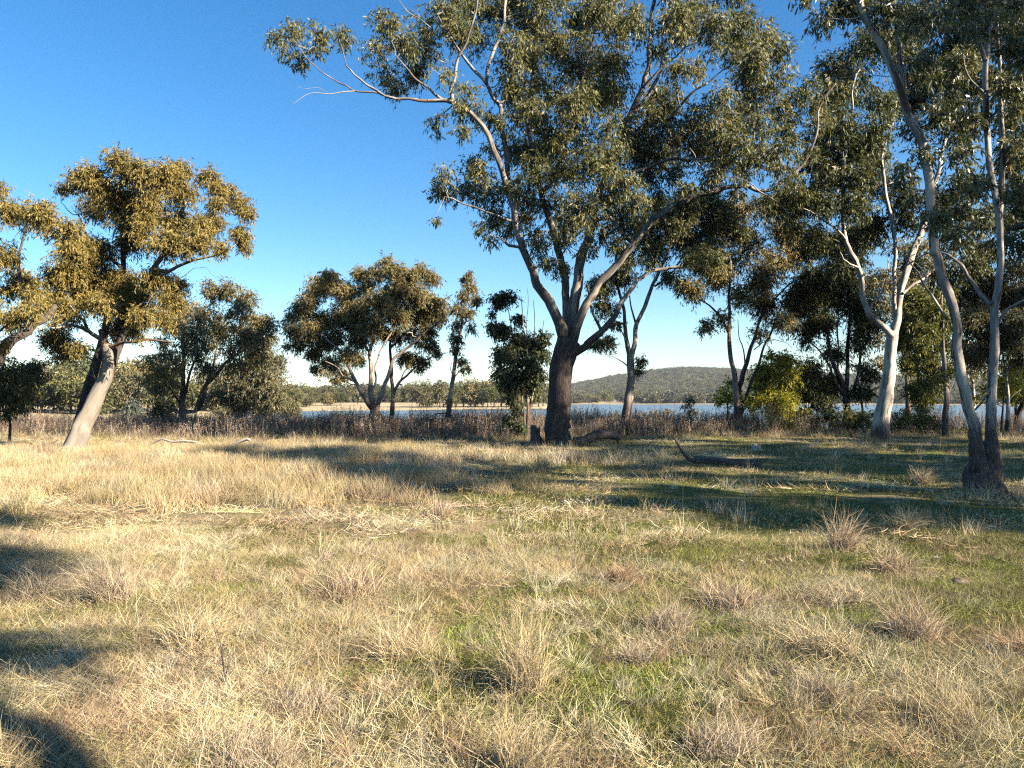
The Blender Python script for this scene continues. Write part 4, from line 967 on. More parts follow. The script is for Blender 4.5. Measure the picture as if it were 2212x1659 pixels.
def build_grass():
    rg = np.random.default_rng(77)
    turf = grass_sources('turf_source', 6, 1, n=520, spread=.30, length=(.025, .085), lean=(.6, .35), w=(.0022, .0044), curve=(.5, .4), seg=2)
    turf_far = grass_sources('turf_far_source', 5, 2, n=420, spread=.75, length=(.03, .085), lean=(.6, .35), w=(.007, .013), curve=(.5, .4), seg=2)
    mat_ = grass_sources('mat_source', 10, 3, combed=9, n=680, spread=.36, length=(.05, .17), lean=(1.08, .32), w=(.0014, .0030), curve=(.2, .35), seg=2)
    mat_far = grass_sources('mat_far_source', 6, 4, combed=8, n=340, spread=.75, length=(.10, .28), lean=(1.2, .24), w=(.005, .010), curve=(.35, .4), seg=3)
    tuft = grass_sources('tuft_source', 8, 5, combed=2, n=90, spread=.10, length=(.06, .20), lean=(.55, .3), w=(.0014, .0028), curve=(.4, .4), seg=3)
    tall_far = grass_sources('tall_far_source', 8, 6, combed=10, n=320, spread=.48, length=(.16, .46), lean=(.30, .2), w=(.005, .009), curve=(.4, .35), seg=3)
    tuft_far = grass_sources('tuft_far_source', 8, 8, n=36, spread=.14, length=(.16, .46), lean=(.28, .2), w=(.004, .008), curve=(.4, .35), seg=3)
    stalk = grass_sources('stalk_source', 6, 7, n=7, spread=.09, length=(.30, .62), lean=(.14, .12), w=(.0025, .0045), curve=(.25, .3), seg=4)

    def mask(x, y, f):
        return f(*zones(x, y)) > np.random.default_rng(5).uniform(0, 1, len(x))
    # short green turf
    x, y = in_view(rg, 1200, 2.6, 9.0)
    k = mask(x, y, lambda t, g, l: np.clip(.25 + .9 * g - .6 * t, 0, 1)); x, y = x[k], y[k]
    put_grass('short_turf', 'short green grass showing between the straw', turf, 6, x, y, rg.uniform(.8, 1.3, len(x)), tint(rg, len(x), [GREEN, LIME, GREEN * .7, STRAW * .8], [4, 2.6, 1.6, 2.2]), 101)
    x, y = in_view(rg, 1700, 8.0, 33.0)
    k = mask(x, y, lambda t, g, l: np.clip(.35 + .8 * g - .8 * t, 0, 1)); x, y = x[k], y[k]
    put_grass('far_turf', 'short grazed turf under the trees', turf_far, 5, x, y, rg.uniform(.8, 1.3, len(x)), tint(rg, len(x), [GREEN, GREEN * .8, STRAW * .8, PALE * .7], [4, 2, 3.0, 1.6]), 102)
    # matted straw
    x, y = in_view(rg, 900, 2.5, 9.5)
    k = mask(x, y, lambda t, g, l: np.clip(1.15 - 1.0 * g - .45 * l - .22 * smooth(.3, 3.0, x), .08, 1)); x, y = x[k], y[k]
    n2 = waves(x, y, 61, .9, 3)
    c = tint(rg, len(x), [STRAW, PALE, PINK, BROWN], [4, 4.2, 1.5, .5]); c = c * (1 + .18 * n2)[:, None]
    put_grass('matted_straw', 'matted dry straw lying over the meadow', mat_, 10, x, y, rg.uniform(.7, 1.2, len(x)), np.clip(c, .02, .9), 103)
    x, y = in_view(rg, 1500, 8.5, 33.0)
    k = mask(x, y, lambda t, g, l: np.clip(.95 - .6 * g - .35 * l, .10, 1)); x, y = x[k], y[k]
    put_grass('far_straw', 'flattened straw farther across the meadow', mat_far, 6, x, y, rg.uniform(.7, 1.2, len(x)), tint(rg, len(x), [STRAW, PALE, PINK, STRAW * .7], [4, 3, 1.6, 1.5]), 104)
    # tufts
    x, y = in_view(rg, 2600, 2.6, 9.5)
    k = mask(x, y, lambda t, g, l: np.clip(.75 - .8 * g + .6 * waves(x, y, 71, 1.1, 2) - .4 * l - .25 * smooth(.3, 3.0, x), .02, 1)); x, y = x[k], y[k]
    put_grass('dry_tufts', 'loose dry tufts of straw in the near meadow', tuft, 8, x, y, rg.uniform(.55, 1.15, len(x)), tint(rg, len(x), [STRAW, PALE, PINK, BROWN * 1.3], [4, 4, 1.8, .5]), 105, .1)
    # tall golden grass at the left
    x, y = in_view(rg, 2600, 9.5, 27.0)
    t, g, l = zones(x, y)
    k = t * 1.0 > rg.uniform(0, 1, len(x)); x, y = x[k], y[k]
    put_grass('golden_grass', 'tall golden dry grass spread across the left of the meadow', tall_far, 8, x, y, rg.uniform(.6, 1.05, len(x)), tint(rg, len(x), [STRAW * .92, PALE * .88, STRAW * .75, PINK], [4.5, 2.6, 1.6, .7]), 106)
    # thin scattering of upright straw elsewhere
    x, y = in_view(rg, 2600, 8.0, 30.0)
    t, g, l = zones(x, y)
    k = (rg.uniform(0, 1, len(x)) < .18 + .45 * waves(x, y, 81, .5, 2)) & (t < .6); x, y = x[k], y[k]
    put_grass('scattered_straw', 'thin upright straw scattered over the grazed turf', tuft_far, 8, x, y, rg.uniform(.3, .8, len(x)), tint(rg, len(x), [STRAW, PALE, PINK], [3, 3, 2]), 107, .1)
    x, y = in_view(rg, 620, 3.2, 26.0)
    put_grass('straw_stalks', 'single tall straw stalks rising above the meadow', stalk, 6, x, y, rg.uniform(.5, 1.1, len(x)), tint(rg, len(x), [STRAW, PALE, PINK], [3, 3, 2]), 108, .06)
    # a straw band in front of the great gum
    x = rg.uniform(-9, 4.2, 500); y = 20.3 + rg.normal(size=500) * .7 + .05 * x
    put_grass('straw_band', 'fringe of upright straw in front of the great gum', tuft_far, 8, x, y, rg.uniform(.45, 1.15, 500), tint(rg, 500, [STRAW, PALE, PINK], [3, 3, 2]), 109, .1)
build_grass()

def build_litter():
    rg = np.random.default_rng(303)
    strips = grass_sources('litter_source', 6, 9, n=26, spread=.45, length=(.06, .34), lean=(1.48, .06), w=(.010, .026), curve=(.02, .12), seg=2)
    tuft_far = grass_sources('base_tuft_source', 6, 10, n=34, spread=.12, length=(.10, .34), lean=(.4, .25), w=(.004, .008), curve=(.4, .35), seg=3)
    spots = [(k, TREES[k].location.x, TREES[k].location.y) for k in ('big', 'twin', 'white', 'lean', 'mid', 'behind', 'fork', 'thin', 'coppice')]
    x, y, bx, by = [], [], [], []
    for k, tx, ty in spots:
        big = 3.2 if k in ('big', 'white') else 1.8
        m = 90 if k in ('big', 'white', 'twin') else 40
        a = rg.uniform(0, 6.28, m); r = rg.exponential(big * .6, m) + .25
        x.append(tx + np.cos(a) * r); y.append(ty + np.sin(a) * r)
        tr = {'big': .62, 'twin': .40, 'white': .42, 'lean': .36}.get(k, .25)
        a = rg.uniform(0, 6.28, 34); r = tr + np.abs(rg.normal(size=34)) * .28
        bx.append(tx + np.cos(a) * r); by.append(ty + np.sin(a) * r)
    x2, y2 = in_view(rg, 240, 8, 31); x.append(x2); y.append(y2)
    x = np.concatenate(x); y = np.concatenate(y); n = len(x)
    put_grass('bark_litter', 'fallen bark strips and leaf litter strewn under the gums', strips, 6, x, y, rg.uniform(.4, 1.1, n), tint(rg, n, [np.array([.24, .17, .12]), np.array([.36, .28, .21]), np.array([.14, .095, .07]), np.array([.50, .42, .33])], [4, 3, 3, 1.5]), 110)
    x = np.concatenate(bx); y = np.concatenate(by); n = len(x)
    put_grass('base_tufts', 'straw tufts growing round the foot of the trunks', tuft_far, 6, x, y, rg.uniform(.4, 1.1, n), tint(rg, n, [STRAW, PALE, PINK, GREEN], [3, 2, 2, 1.5]), 111, .1)
build_litter()

# ------------------------------------------------------------------ dry dock weeds in front of the lake
def build_weeds():
    rg = np.random.default_rng(5)
    coll = source_collection('weed_source')
    for k in range(8):
        n = 11
        v, q, r = blades(rg, n, .24, (.55, 1.2), (.07, .08), (.010, .020), (.08, .14), 4)
        parts = [(v, q, r)]
        # seed heads and dead leaves along each stem
        vs = v.reshape(n, 5, 2, 3).mean(2)
        m = n * 13
        si = rg.integers(0, n, m); t = rg.uniform(.25, 1, m) ** .7
        f = t * 4; i0 = np.minimum(f.astype(int), 3); fr = (f - i0)[:, None]
        p = vs[si, i0] * (1 - fr) + vs[si, i0 + 1] * fr + rg.normal(size=(m, 3)) * .010
        ax = norm(rg.normal(size=(m, 3)) * .5 + np.array([0, 0, .8])); sd = norm(np.cross(ax, rg.normal(size=(m, 3))))
        L = rg.uniform(.03, .085, m)[:, None]; W = rg.uniform(.006, .014, m)[:, None]
        lv = np.stack([p, p + ax * L * .5 + sd * W, p + ax * L, p + ax * L * .5 - sd * W], 1).reshape(-1, 3)
        lq = np.arange(m * 4).reshape(-1, 4) + len(v)
        source_mesh(coll, 'weed_source_%02d' % k, np.vstack([v, lv]), np.vstack([q, lq]), 4, GRASS, {'rnd': ('FLOAT', 'FACE', np.concatenate([r, rg.uniform(0, .9, m)]))})
    N_ = 6800
    y = rg.uniform(29.5, 47, N_); x = rg.uniform(-.74, .74, N_) * y
    front = 31.3 + 1.0 * waves(x, x * 0, 4, .25, 2) + np.where(x < -8, -.3, 0) + np.where(x > 1.5, 2.0, 0)
    X = frame_x(x, y)
    clear = (X > 1640) & (rg.uniform(0, 1, N_) < .55)
    k = (y > front) & ~clear & (rg.uniform(0, 1, N_) < .72 + .5 * waves(x, y, 91, .7, 2)); x, y = x[k], y[k]
    col = tint(rg, len(x), [np.array([.25, .175, .135]), np.array([.34, .255, .19]), np.array([.16, .11, .09]), np.array([.45, .34, .24])], [4, 3, 2.5, 1.5], .2)
    hs = rg.uniform(.62, 1.02, len(x)) * np.where(y < front[k] + 1.2, rg.uniform(.5, 1.0, len(x)), 1)
    pts = np.stack([x, y, ground(x, y)], 1)
    rot = np.stack([rg.normal(size=len(x)) * .05, rg.normal(size=len(x)) * .05, rg.uniform(0, 6.28, len(x))], 1)
    col = col * np.array([1.06, 1.06, .98]) * (1 + .25 * waves(x, y, 17, .35, 3))[:, None]
    scatter('dock_weeds', pts, rot, np.stack([np.ones(len(x)), np.ones(len(x)), hs * np.where(x < -13, .9, 1.1) * (1 + .38 * waves(x, y, 19, .6, 3))], 1), rg.integers(0, 8, len(x)), col, coll, 'thick belt of dead brown dock weeds along the lake shore')
build_weeds()

def weed_fringe():
    rg = np.random.default_rng(66)
    coll = grass_sources('fringe_source', 6, 12, n=40, spread=.22, length=(.12, .5), lean=(.3, .22), w=(.006, .011), curve=(.4, .35), seg=3)
    x = rg.uniform(-24, 24, 900)
    y = 31.0 + 1.0 * waves(x, x * 0, 4, .25, 2) + np.where(x < -8, -.3, 0) + np.where(x > 1.5, 2.0, 0) + rg.normal(size=900) * .8
    put_grass('weed_fringe', 'straw fringe growing along the foot of the dead weeds', coll, 6, x, y, rg.uniform(.4, 1.1, 900), tint(rg, 900, [STRAW * .8, PALE * .8, PINK, BROWN, GREEN], [3, 2, 2, 2, 1.2]), 112, .1)
weed_fringe()

# ------------------------------------------------------------------ far shore trees and the wooded hill
def far_tree_source(name, seed, w, h, trunk, leaf, barkm, leafsize, cov, parent_loc):
    rg = np.random.default_rng(seed)
    e = empty(name, parent_loc)
    th = h * trunk
    lean = rg.normal(size=2) * .25
    pts = np.array([[0, 0, -.6], [lean[0] * .3, lean[1] * .3, th * .6], [lean[0], lean[1], th * 1.1], [lean[0] * 1.5, lean[1] * 1.5, h * .75]])
    sp, sr = spline(pts, np.array([.26, .2, .15, .06]) * h / 8, .5)
    vv, qq, bk = tube(sp, sr, 7, seed)
    new_mesh('trunk', vv, qq, 4, barkm, e, True, {'bk': ('FLOAT_VECTOR', 'POINT', bk)})
    nb = 15
    bb = norm(rg.normal(size=(nb, 3))) * rg.uniform(.3, 1, (nb, 1)) ** .6
    cen = np.stack([bb[:, 0] * w * .40, bb[:, 1] * w * .40, th + (h - th) * (.5 + .42 * bb[:, 2])], 1)
    rad = rg.uniform(.16, .27, nb) * w
    bi = np.repeat(np.arange(nb), 6)
    b2 = norm(rg.normal(size=(len(bi), 3)))
    sc = cen[bi] + b2 * rad[bi][:, None] * .7
    sr2 = rad[bi] * .5
    K = np.stack([np.broadcast_to(pts[2], cen.shape), (pts[2] + cen) / 2 + rg.normal(size=cen.shape) * .2, cen], 1)
    v1, q1, b1 = tubes_many(K, np.tile(np.array([.07, .05, .02]) * h / 8, (nb, 1)), 4)
    o = new_mesh('branches', v1, q1, 4, barkm, e, True, {'bk': ('FLOAT_VECTOR', 'POINT', b1)}); o['kind'] = 'stuff'
    lv, lq, lr = make_leaves(rg, sc, sr2, cov, leafsize, leafsize * .45, .5, .8)
    new_mesh('crown', lv, lq, 4, leaf, e, False, {'rnd': ('FLOAT', 'FACE', lr)})
    return e

def build_far_trees():
    rg = np.random.default_rng(404)
    kinds = []
    def place(i, X, d, w=None):
        p = base_point(X, d)
        return p
    specs = [(9, 8.6, .25, LEAF_GREY), (8, 9.6, .3, LEAF_GUM), (10.5, 8.0, .2, LEAF_BROWN), (7.5, 7.8, .2, LEAF_GREY), (9.5, 9.4, .28, LEAF_DARK), (8.2, 7.0, .12, LEAF_GUM)]
    spots = []
    for X in np.arange(905, 1215, 13.5):          # behind the short stretch of far shore
        spots.append((X + rg.normal() * 3, far_shore(X) * rg.uniform(1.05, 1.16), rg.uniform(.72, 1.12), 'far_gum_tree', 'olive gum in the row across the lake behind the dome-crowned trees', 'row of gums across the lake'))
    for X in np.arange(610, 905, 15):
        spots.append((X + rg.normal() * 4, rg.uniform(350, 400), rg.uniform(.7, 1.05), 'far_gum_tree', 'olive gum in the row behind the pale far paddock', 'gums behind the paddock'))
    for X in np.arange(30, 340, 21):
        spots.append((X + rg.normal() * 6, far_shore(X) * rg.uniform(1.04, 1.35), rg.uniform(.75, 1.15), 'far_gum_tree', 'greyish gum on the far bank seen past the leaning trunk', 'gums on the left far bank'))
    for X in np.arange(350, 640, 24):
        spots.append((X + rg.normal() * 6, far_shore(X) * rg.uniform(1.05, 1.3), rg.uniform(.6, .95), 'far_gum_tree', 'greyish gum on the far bank behind the brown waterside trees', 'gums on the middle far bank'))
    for X in (700, 712, 735, 662, 668):
        spots.append((X, 250 + rg.uniform(-10, 25), rg.uniform(.35, .6), 'far_gum_tree', 'low rounded tree standing alone in the pale far paddock', 'lone trees of the paddock'))
    for X in np.arange(1236, 1385, 14):
        spots.append((X + rg.normal() * 4, far_shore(X) * rg.uniform(1.10, 1.2), rg.uniform(.6, 1.1), 'far_gum_tree', 'dark small tree behind the small sandy clearing of the far shore', 'trees behind the sandy clearing'))
    protos = []
    for i, (X, d, sc, nm, lab, grp) in enumerate(spots):
        p = base_point(X, d)
        k = i % 6 if i < 6 else int(rg.integers(0, 6))
        if i < 6:
            w, h, tr, lf = specs[i]
            e = far_tree_source(nm, 500 + i, w, h, tr, lf, BARK_MID, .62, 1.7, p); protos.append(e)
        else:
            s_ = protos[k]
            e = copy_tree(s_, p, rg.uniform(0, 6.28), 1, lab)
        e.scale = (sc * rg.uniform(.9, 1.15), sc * rg.uniform(.9, 1.15), sc)
        tag(e, lab, 'tree', grp)
build_far_trees()

def build_forest():
    """The woods that cover the hill and the land behind the far shore."""
    rg = np.random.default_rng(808)
    coll = source_collection('wood_source')
    for k in range(6):
        nb = 10
        bb = norm(rg.normal(size=(nb, 3))) * rg.uniform(.3, 1, (nb, 1)) ** .6
        cen = bb * np.array([3.4, 3.4, 2.2]) + np.array([0, 0, 4.6])
        rad = rg.uniform(1.3, 2.1, nb)
        lv, lq, lr = make_leaves(rg, cen, rad, 1.5, 1.5, .75, .3, .8, .6)
        m = [LEAF_WOOD, LEAF_GREY, LEAF_WOOD, LEAF_GREY, LEAF_WOOD, LEAF_GREY][k]
        source_mesh(coll, 'wood_source_%02d' % k, lv, lq, 4, m, {'rnd': ('FLOAT', 'FACE', lr)})
    n = 62000
    d = np.sqrt(rg.uniform(300 ** 2, 1850 ** 2, n)); X = rg.uniform(-500, 2700, n)
    x = (X - IMG_W / 2) / FOC * d
    fs = far_shore(X)
    r = np.hypot(x, d)
    lim = np.where(X < 1215, np.maximum(fs * 1.12, np.where(X > 560, 380, 300)), fs * 1.06)
    keep = (r > lim) & (rg.uniform(0, 1, n) < np.where(r < 700, .9, .8))
    # the sandy clearing on the far shore
    keep &= ~((X > 1270) & (X < 1350) & (r < fs * 1.22))
    Xf = rg.uniform(1380, 2500, 420); df = far_shore(Xf) * rg.uniform(1.03, 1.07, 420)
    x = np.concatenate([x[keep], (Xf - IMG_W / 2) / FOC * df]); y = np.concatenate([d[keep], df]); n = len(x)
    pts = np.stack([x, y, ground(x, y)], 1)
    s = rg.uniform(.45, .95, n) * np.where(y < 640, 1.25, 1.0)
    scatter('forest', pts, np.stack([np.zeros(n), np.zeros(n), rg.uniform(0, 6.28, n)], 1), np.stack([s, s, s * rg.uniform(.8, 1.15, n)], 1), rg.integers(0, 6, n), np.ones((n, 3)), coll, 'continuous gum woods covering the low hill beyond the lake')
build_forest()

# ------------------------------------------------------------------ shrubs of the lake edge
def shrub(name, label, blobs, d, leaf, seed, stems=3, size=(.12, .05), cov=1.6, T=.6, group=None, droop=.3):
    B = np.array(blobs, float)
    cx = B[:, 0].mean(); bot = (B[:, 1] + B[:, 2]).max()
    top = (B[:, 1] - B[:, 2] * .2).min()
    rg = np.random.default_rng(seed)
    limbs = []
    for k in range(stems):
        xx = B[rg.integers(0, len(B)), 0]
        limbs.append(('stem', [(cx + rg.uniform(-3, 3), bot + 6), (cx * .6 + xx * .4, (bot + top) / 2), (xx, top + 4)], .035, .01, 0, rg.uniform(-.3, .3)))
    return tree(name, label, limbs, blobs, d, leaf, BARK_DARK, size=size, cov=cov, T=T, sub=(7, .45), seed=seed, cat='shrub', group=group, flare=0, minh=.05, twig=.006, droop=droop)
shrub('shrub', 'low green bush at the foot of the dark fan-stemmed gum', [(1735, 905, 22), (1765, 915, 20), (1720, 925, 16), (1790, 905, 18), (1755, 930, 14)], 37.0, LEAF_SHRUB, 201)
shrub('shrub', 'bright green bush touching the white gum trunk on its left', [(1830, 900, 20), (1855, 910, 22), (1880, 920, 16), (1840, 925, 16), (1815, 918, 14), (1872, 900, 14)], 35.0, LEAF_SHRUB, 203)
shrub('shrub', 'broad green bush right of the white gum trunk', [(1950, 905, 22), (1975, 915, 20), (2000, 908, 20), (2020, 920, 16), (1960, 928, 14), (1990, 930, 13)], 35.0, LEAF_SHRUB, 205)
shrub('shrub', 'yellowish weedy bush under the bright wattle', [(1668, 915, 18), (1690, 925, 18), (1710, 920, 16), (1650, 925, 12)], 36.0, LEAF_WATTLE, 207, cov=1.1)
shrub('shrub', 'dark bramble mound against the water, centre right', [(1395, 898, 9), (1415, 895, 10), (1438, 896, 10), (1456, 900, 8)], 47.5, LEAF_BROWN, 209, cov=1.5)
shrub('shrub', 'low purplish bramble mound at the waterline beside the great trunk', [(1300, 902, 8), (1320, 900, 9), (1340, 902, 8), (1275, 904, 7)], 48.0, LEAF_BROWN, 211, cov=1.2)
shrub('sapling', 'small pale green sapling standing alone in front of the lake', [(1490, 865, 11), (1486, 882, 13), (1496, 895, 13), (1490, 908, 14)], 44.0, LEAF_GREY, 213, stems=1, cov=1.2)
shrub('shrub', 'blue-green rounded bush across the water behind the leaning trunk', c1([(620, 1330, 34), (655, 1345, 34), (600, 1355, 26), (680, 1365, 24), (640, 1310, 24)]), 75.0, LEAF_BLUE, 215, size=(.3, .09))
shrub('shrub', 'dark bush under the brownish round-crowned gum by the water', c1([(770, 1330, 45), (810, 1350, 40), (740, 1355, 36), (850, 1370, 30), (780, 1290, 30), (900, 1385, 26), (955, 1390, 24)]), 43.0, LEAF_DARK, 217, size=(.18, .06))

# ------------------------------------------------------------------ fallen wood, stumps
def dead_wood(name, label, runs, d, mat, cat='log', seed=1, sides=10, lump=.08, parts='branch', rest=True):
    """Fallen wood: runs of ([(x, y)], r0, r1, d0, d1); the first is the main log."""
    x0, y0 = runs[0][0][0]
    root = base_point(x0, d)
    e = empty(name, root); tag(e, label, cat)
    for k, (pp, r0, r1, a, b) in enumerate(runs):
        n = len(pp)
        pts = np.array([P(p[0], p[1], d + a + (b - a) * i / (n - 1)) for i, p in enumerate(pp)])
        g = ground(pts[:, 0], pts[:, 1])
        pts[:, 2] = np.maximum(pts[:, 2], g + r1 * .5)
        sp, sr = spline(pts - root, np.linspace(r0, r1, n), max(.04, r0 * .4))
        vv, qq, bk = tube(sp, sr, sides, seed * 7 + k, lump)
        new_mesh('log' if k == 0 else parts, vv, qq, 4, mat, e, True, {'bk': ('FLOAT_VECTOR', 'POINT', bk)})
    return e
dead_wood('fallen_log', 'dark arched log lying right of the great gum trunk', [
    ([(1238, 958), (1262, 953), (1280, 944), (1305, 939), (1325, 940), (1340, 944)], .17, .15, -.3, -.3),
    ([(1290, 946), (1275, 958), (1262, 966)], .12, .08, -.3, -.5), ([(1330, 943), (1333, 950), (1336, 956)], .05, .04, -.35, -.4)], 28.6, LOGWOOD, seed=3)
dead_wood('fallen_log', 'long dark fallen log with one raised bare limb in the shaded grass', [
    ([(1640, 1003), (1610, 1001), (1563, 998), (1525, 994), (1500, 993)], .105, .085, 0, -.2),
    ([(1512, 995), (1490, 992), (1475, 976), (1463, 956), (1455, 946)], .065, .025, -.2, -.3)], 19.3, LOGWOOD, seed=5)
dead_wood('fallen_branch', 'bleached forked dead branch lying behind the golden grass at the left', [
    ([(622, 974), (560, 974), (500, 976), (470, 976)], .035, .05, 0, 0),
    ([(478, 977), (450, 967), (427, 957), (400, 953), (372, 954), (351, 949), (335, 955), (324, 963)], .05, .02, 0, .4),
    ([(480, 977), (500, 964), (515, 955), (533, 949), (540, 951)], .045, .04, 0, -.2),
    ([(455, 972), (430, 974), (400, 976), (360, 980)], .03, .012, 0, .2),
    ([(400, 953), (390, 947), (380, 945)], .016, .006, .2, .3), ([(427, 957), (410, 968), (380, 972)], .018, .008, 0, -.2)], 24.0, BLEACHED, cat='branch', seed=7)
dead_wood('fallen_branch', 'short bleached stick on the ground near the foot of the white gum', [
    ([(1768, 954), (1755, 960), (1740, 967), (1715, 968)], .03, .02, 0, .1)], 27.0, BLEACHED, cat='branch', seed=9)
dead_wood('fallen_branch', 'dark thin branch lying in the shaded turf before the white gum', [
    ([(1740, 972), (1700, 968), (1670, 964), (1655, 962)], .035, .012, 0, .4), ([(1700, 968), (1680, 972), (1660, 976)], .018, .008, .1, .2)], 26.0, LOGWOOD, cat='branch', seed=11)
dead_wood('fallen_branch', 'thin pale stick in the golden grass below the bleached branch', [
    ([(290, 1004), (315, 998), (340, 994), (352, 995)], .014, .008, 0, .2)], 20.5, BLEACHED, cat='branch', seed=13)
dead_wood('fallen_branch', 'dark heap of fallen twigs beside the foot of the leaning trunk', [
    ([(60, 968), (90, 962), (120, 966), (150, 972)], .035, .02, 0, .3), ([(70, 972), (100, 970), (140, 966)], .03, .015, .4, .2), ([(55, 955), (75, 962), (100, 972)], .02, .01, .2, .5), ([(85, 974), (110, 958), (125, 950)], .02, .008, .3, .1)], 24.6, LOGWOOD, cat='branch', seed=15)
dead_wood('fallen_branch', 'pale broken sticks in the shade in front of the great gum', [
    ([(1225, 985), (1245, 980), (1262, 984), (1290, 988)], .02, .012, 0, .2), ([(1270, 990), (1300, 984), (1330, 990)], .016, .008, -.2, .2), ([(1200, 986), (1215, 979), (1230, 980)], .014, .008, 0, .2), ([(1310, 990), (1345, 984), (1360, 990)], .014, .006, -.3, 0)], 22.8, DEADWOOD, cat='branch', seed=17)
dead_wood('fallen_branch', 'dark curved stick half buried in straw, lower middle of the foreground', [
    ([(1275, 2040 * .7373), (1300 , 1512), (1325, 1528), (1348, 1540)], .010, .013, 0, -.05)] if False else [([(942, 1500), (960, 1512), (980, 1522), (992, 1532)], .010, .014, 0, -.04)], 4.25, LOGWOOD, cat='branch', seed=19)
dead_wood('fallen_branch', 'pale crooked twig on green turf at the lower right', [
    ([(2010, 1423), (2022, 1416), (2032, 1412), (2040, 1414), (2060, 1418)], .006, .004, 0, 0)], 4.9, BLEACHED, cat='branch', seed=21)
dead_wood('fallen_branch', 'thin dark stick lying across matted grass at the lower right', [
    ([(1810, 1450), (1835, 1460), (1860, 1472), (1885, 1480)], .005, .007, 0, -.05)], 4.5, LOGWOOD, cat='branch', seed=23)

def stump(name, label, x, d, w, h, mat, seed):
    rg = np.random.default_rng(seed)
    root = base_point(x, d)
    e = empty(name, root); tag(e, label, 'stump')
    pts = np.array([[0, 0, -.1], [.02 * w, 0, h * .3], [-.10 * w, .02, h * .65], [-.28 * w, 0, h]])
    sp, sr = spline(pts, np.array([.66, .52, .42, .26]) * w, .04)
    vv, qq, bk = tube(sp, sr, 18, seed, .10, .4)
    top = vv[:, 2] > h * .72
    vv[top, 2] += rg.uniform(-.16, .16, top.sum()) * h          # broken, jagged rim
    new_mesh('wood', vv, qq, 4, mat, e, False, {'bk': ('FLOAT_VECTOR', 'POINT', bk)})
    for k in range(3):
        a = rg.uniform(0, 6.28)
        p = np.array([[math.cos(a) * w * .25, math.sin(a) * w * .25, h * .5], [math.cos(a) * w * .35, math.sin(a) * w * .35, h * .85], [math.cos(a) * w * .38, math.sin(a) * w * .38, h * rg.uniform(.98, 1.15)]])
        sp, sr = spline(p, np.array([.12, .09, .02]) * w, .04)
        vv, qq, bk = tube(sp, sr, 7, seed + k, .15)
        new_mesh('splinter', vv, qq, 4, mat, e, False, {'bk': ('FLOAT_VECTOR', 'POINT', bk)})
    return e
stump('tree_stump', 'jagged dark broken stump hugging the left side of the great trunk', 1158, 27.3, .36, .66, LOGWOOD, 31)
stump('tree_stump', 'small pale cut stump in the sunlit turf, right of the fallen log', 1632, 25.0, .26, .18, BLEACHED, 33)

# ------------------------------------------------------------------ standing tussocks of dry grass
T_PINK = grassmat('tussock_pink', const=(.53, .38, .235)); T_STRAW = grassmat('tussock_straw', const=(.58, .44, .24)); T_GREY = grassmat('tussock_grey', const=(.50, .38, .245)); T_RUST = grassmat('tussock_rust', const=(.54, .35, .20))
def tussock(label, x, y, wpx, hpx, mat, seed, n=520, lean=.24, extra=None):
    """A clump rooted at frame point (x, y) on the ground."""
    d = CAM[2] * FOC / (y - HORIZON)
    root = base_point(x, d); d += root[2] * -FOC / (y - HORIZON) * .9
    root = base_point(x, d)
    rg = np.random.default_rng(seed)
    w = wpx * d / FOC; h = hpx * d / FOC
    bw = (.0016 + .00042 * d)
    wind = rg.uniform(0, 6.28)
    v, q, r = blades(rg, n // 2, w * .34, (h * .4, h * 1.15), (lean * .9, .16), (bw * .6, bw * 1.1), (.75, .45), 4)
    va, qa, ra = blades(rg, n // 2, w * .30, (h * .5, h * 1.25), (lean + .15, .2), (bw * .6, bw * 1.1), (1.0, .45), 4, dirbias=wind)
    v = np.vstack([v, va * np.array([1, 1, 1.0])]); q = np.vstack([q, qa + len(v) - len(va)]); r = np.concatenate([r, ra])
    v[:, :2] *= np.array([rg.uniform(.8, 1.25), rg.uniform(.8, 1.25)])
    v2, q2, r2 = blades(rg, n // 2, w * .62, (h * .2, h * .55), (1.0, .3), (bw * .7, bw * 1.3), (.3, .35), 3)
    vs, qs, rs = [v, v2], [q, q2 + len(v)], [r, r2 * .6]
    if extra:
        v3, q3, r3 = blades(rg, extra, w * .25, (h * .95, h * 1.5), (.16, .1), (bw * .8, bw * 1.3), (.3, .3), 4)
        qs.append(q3 + len(v) + len(v2)); vs.append(v3); rs.append(r3)
    o = new_mesh('grass_tussock', np.vstack(vs), np.vstack(qs), 4, mat, None, False, {'rnd': ('FLOAT', 'FACE', np.concatenate(rs))}, loc=root)
    tag(o, label, 'tussock', 'standing grass tussocks')
    return o
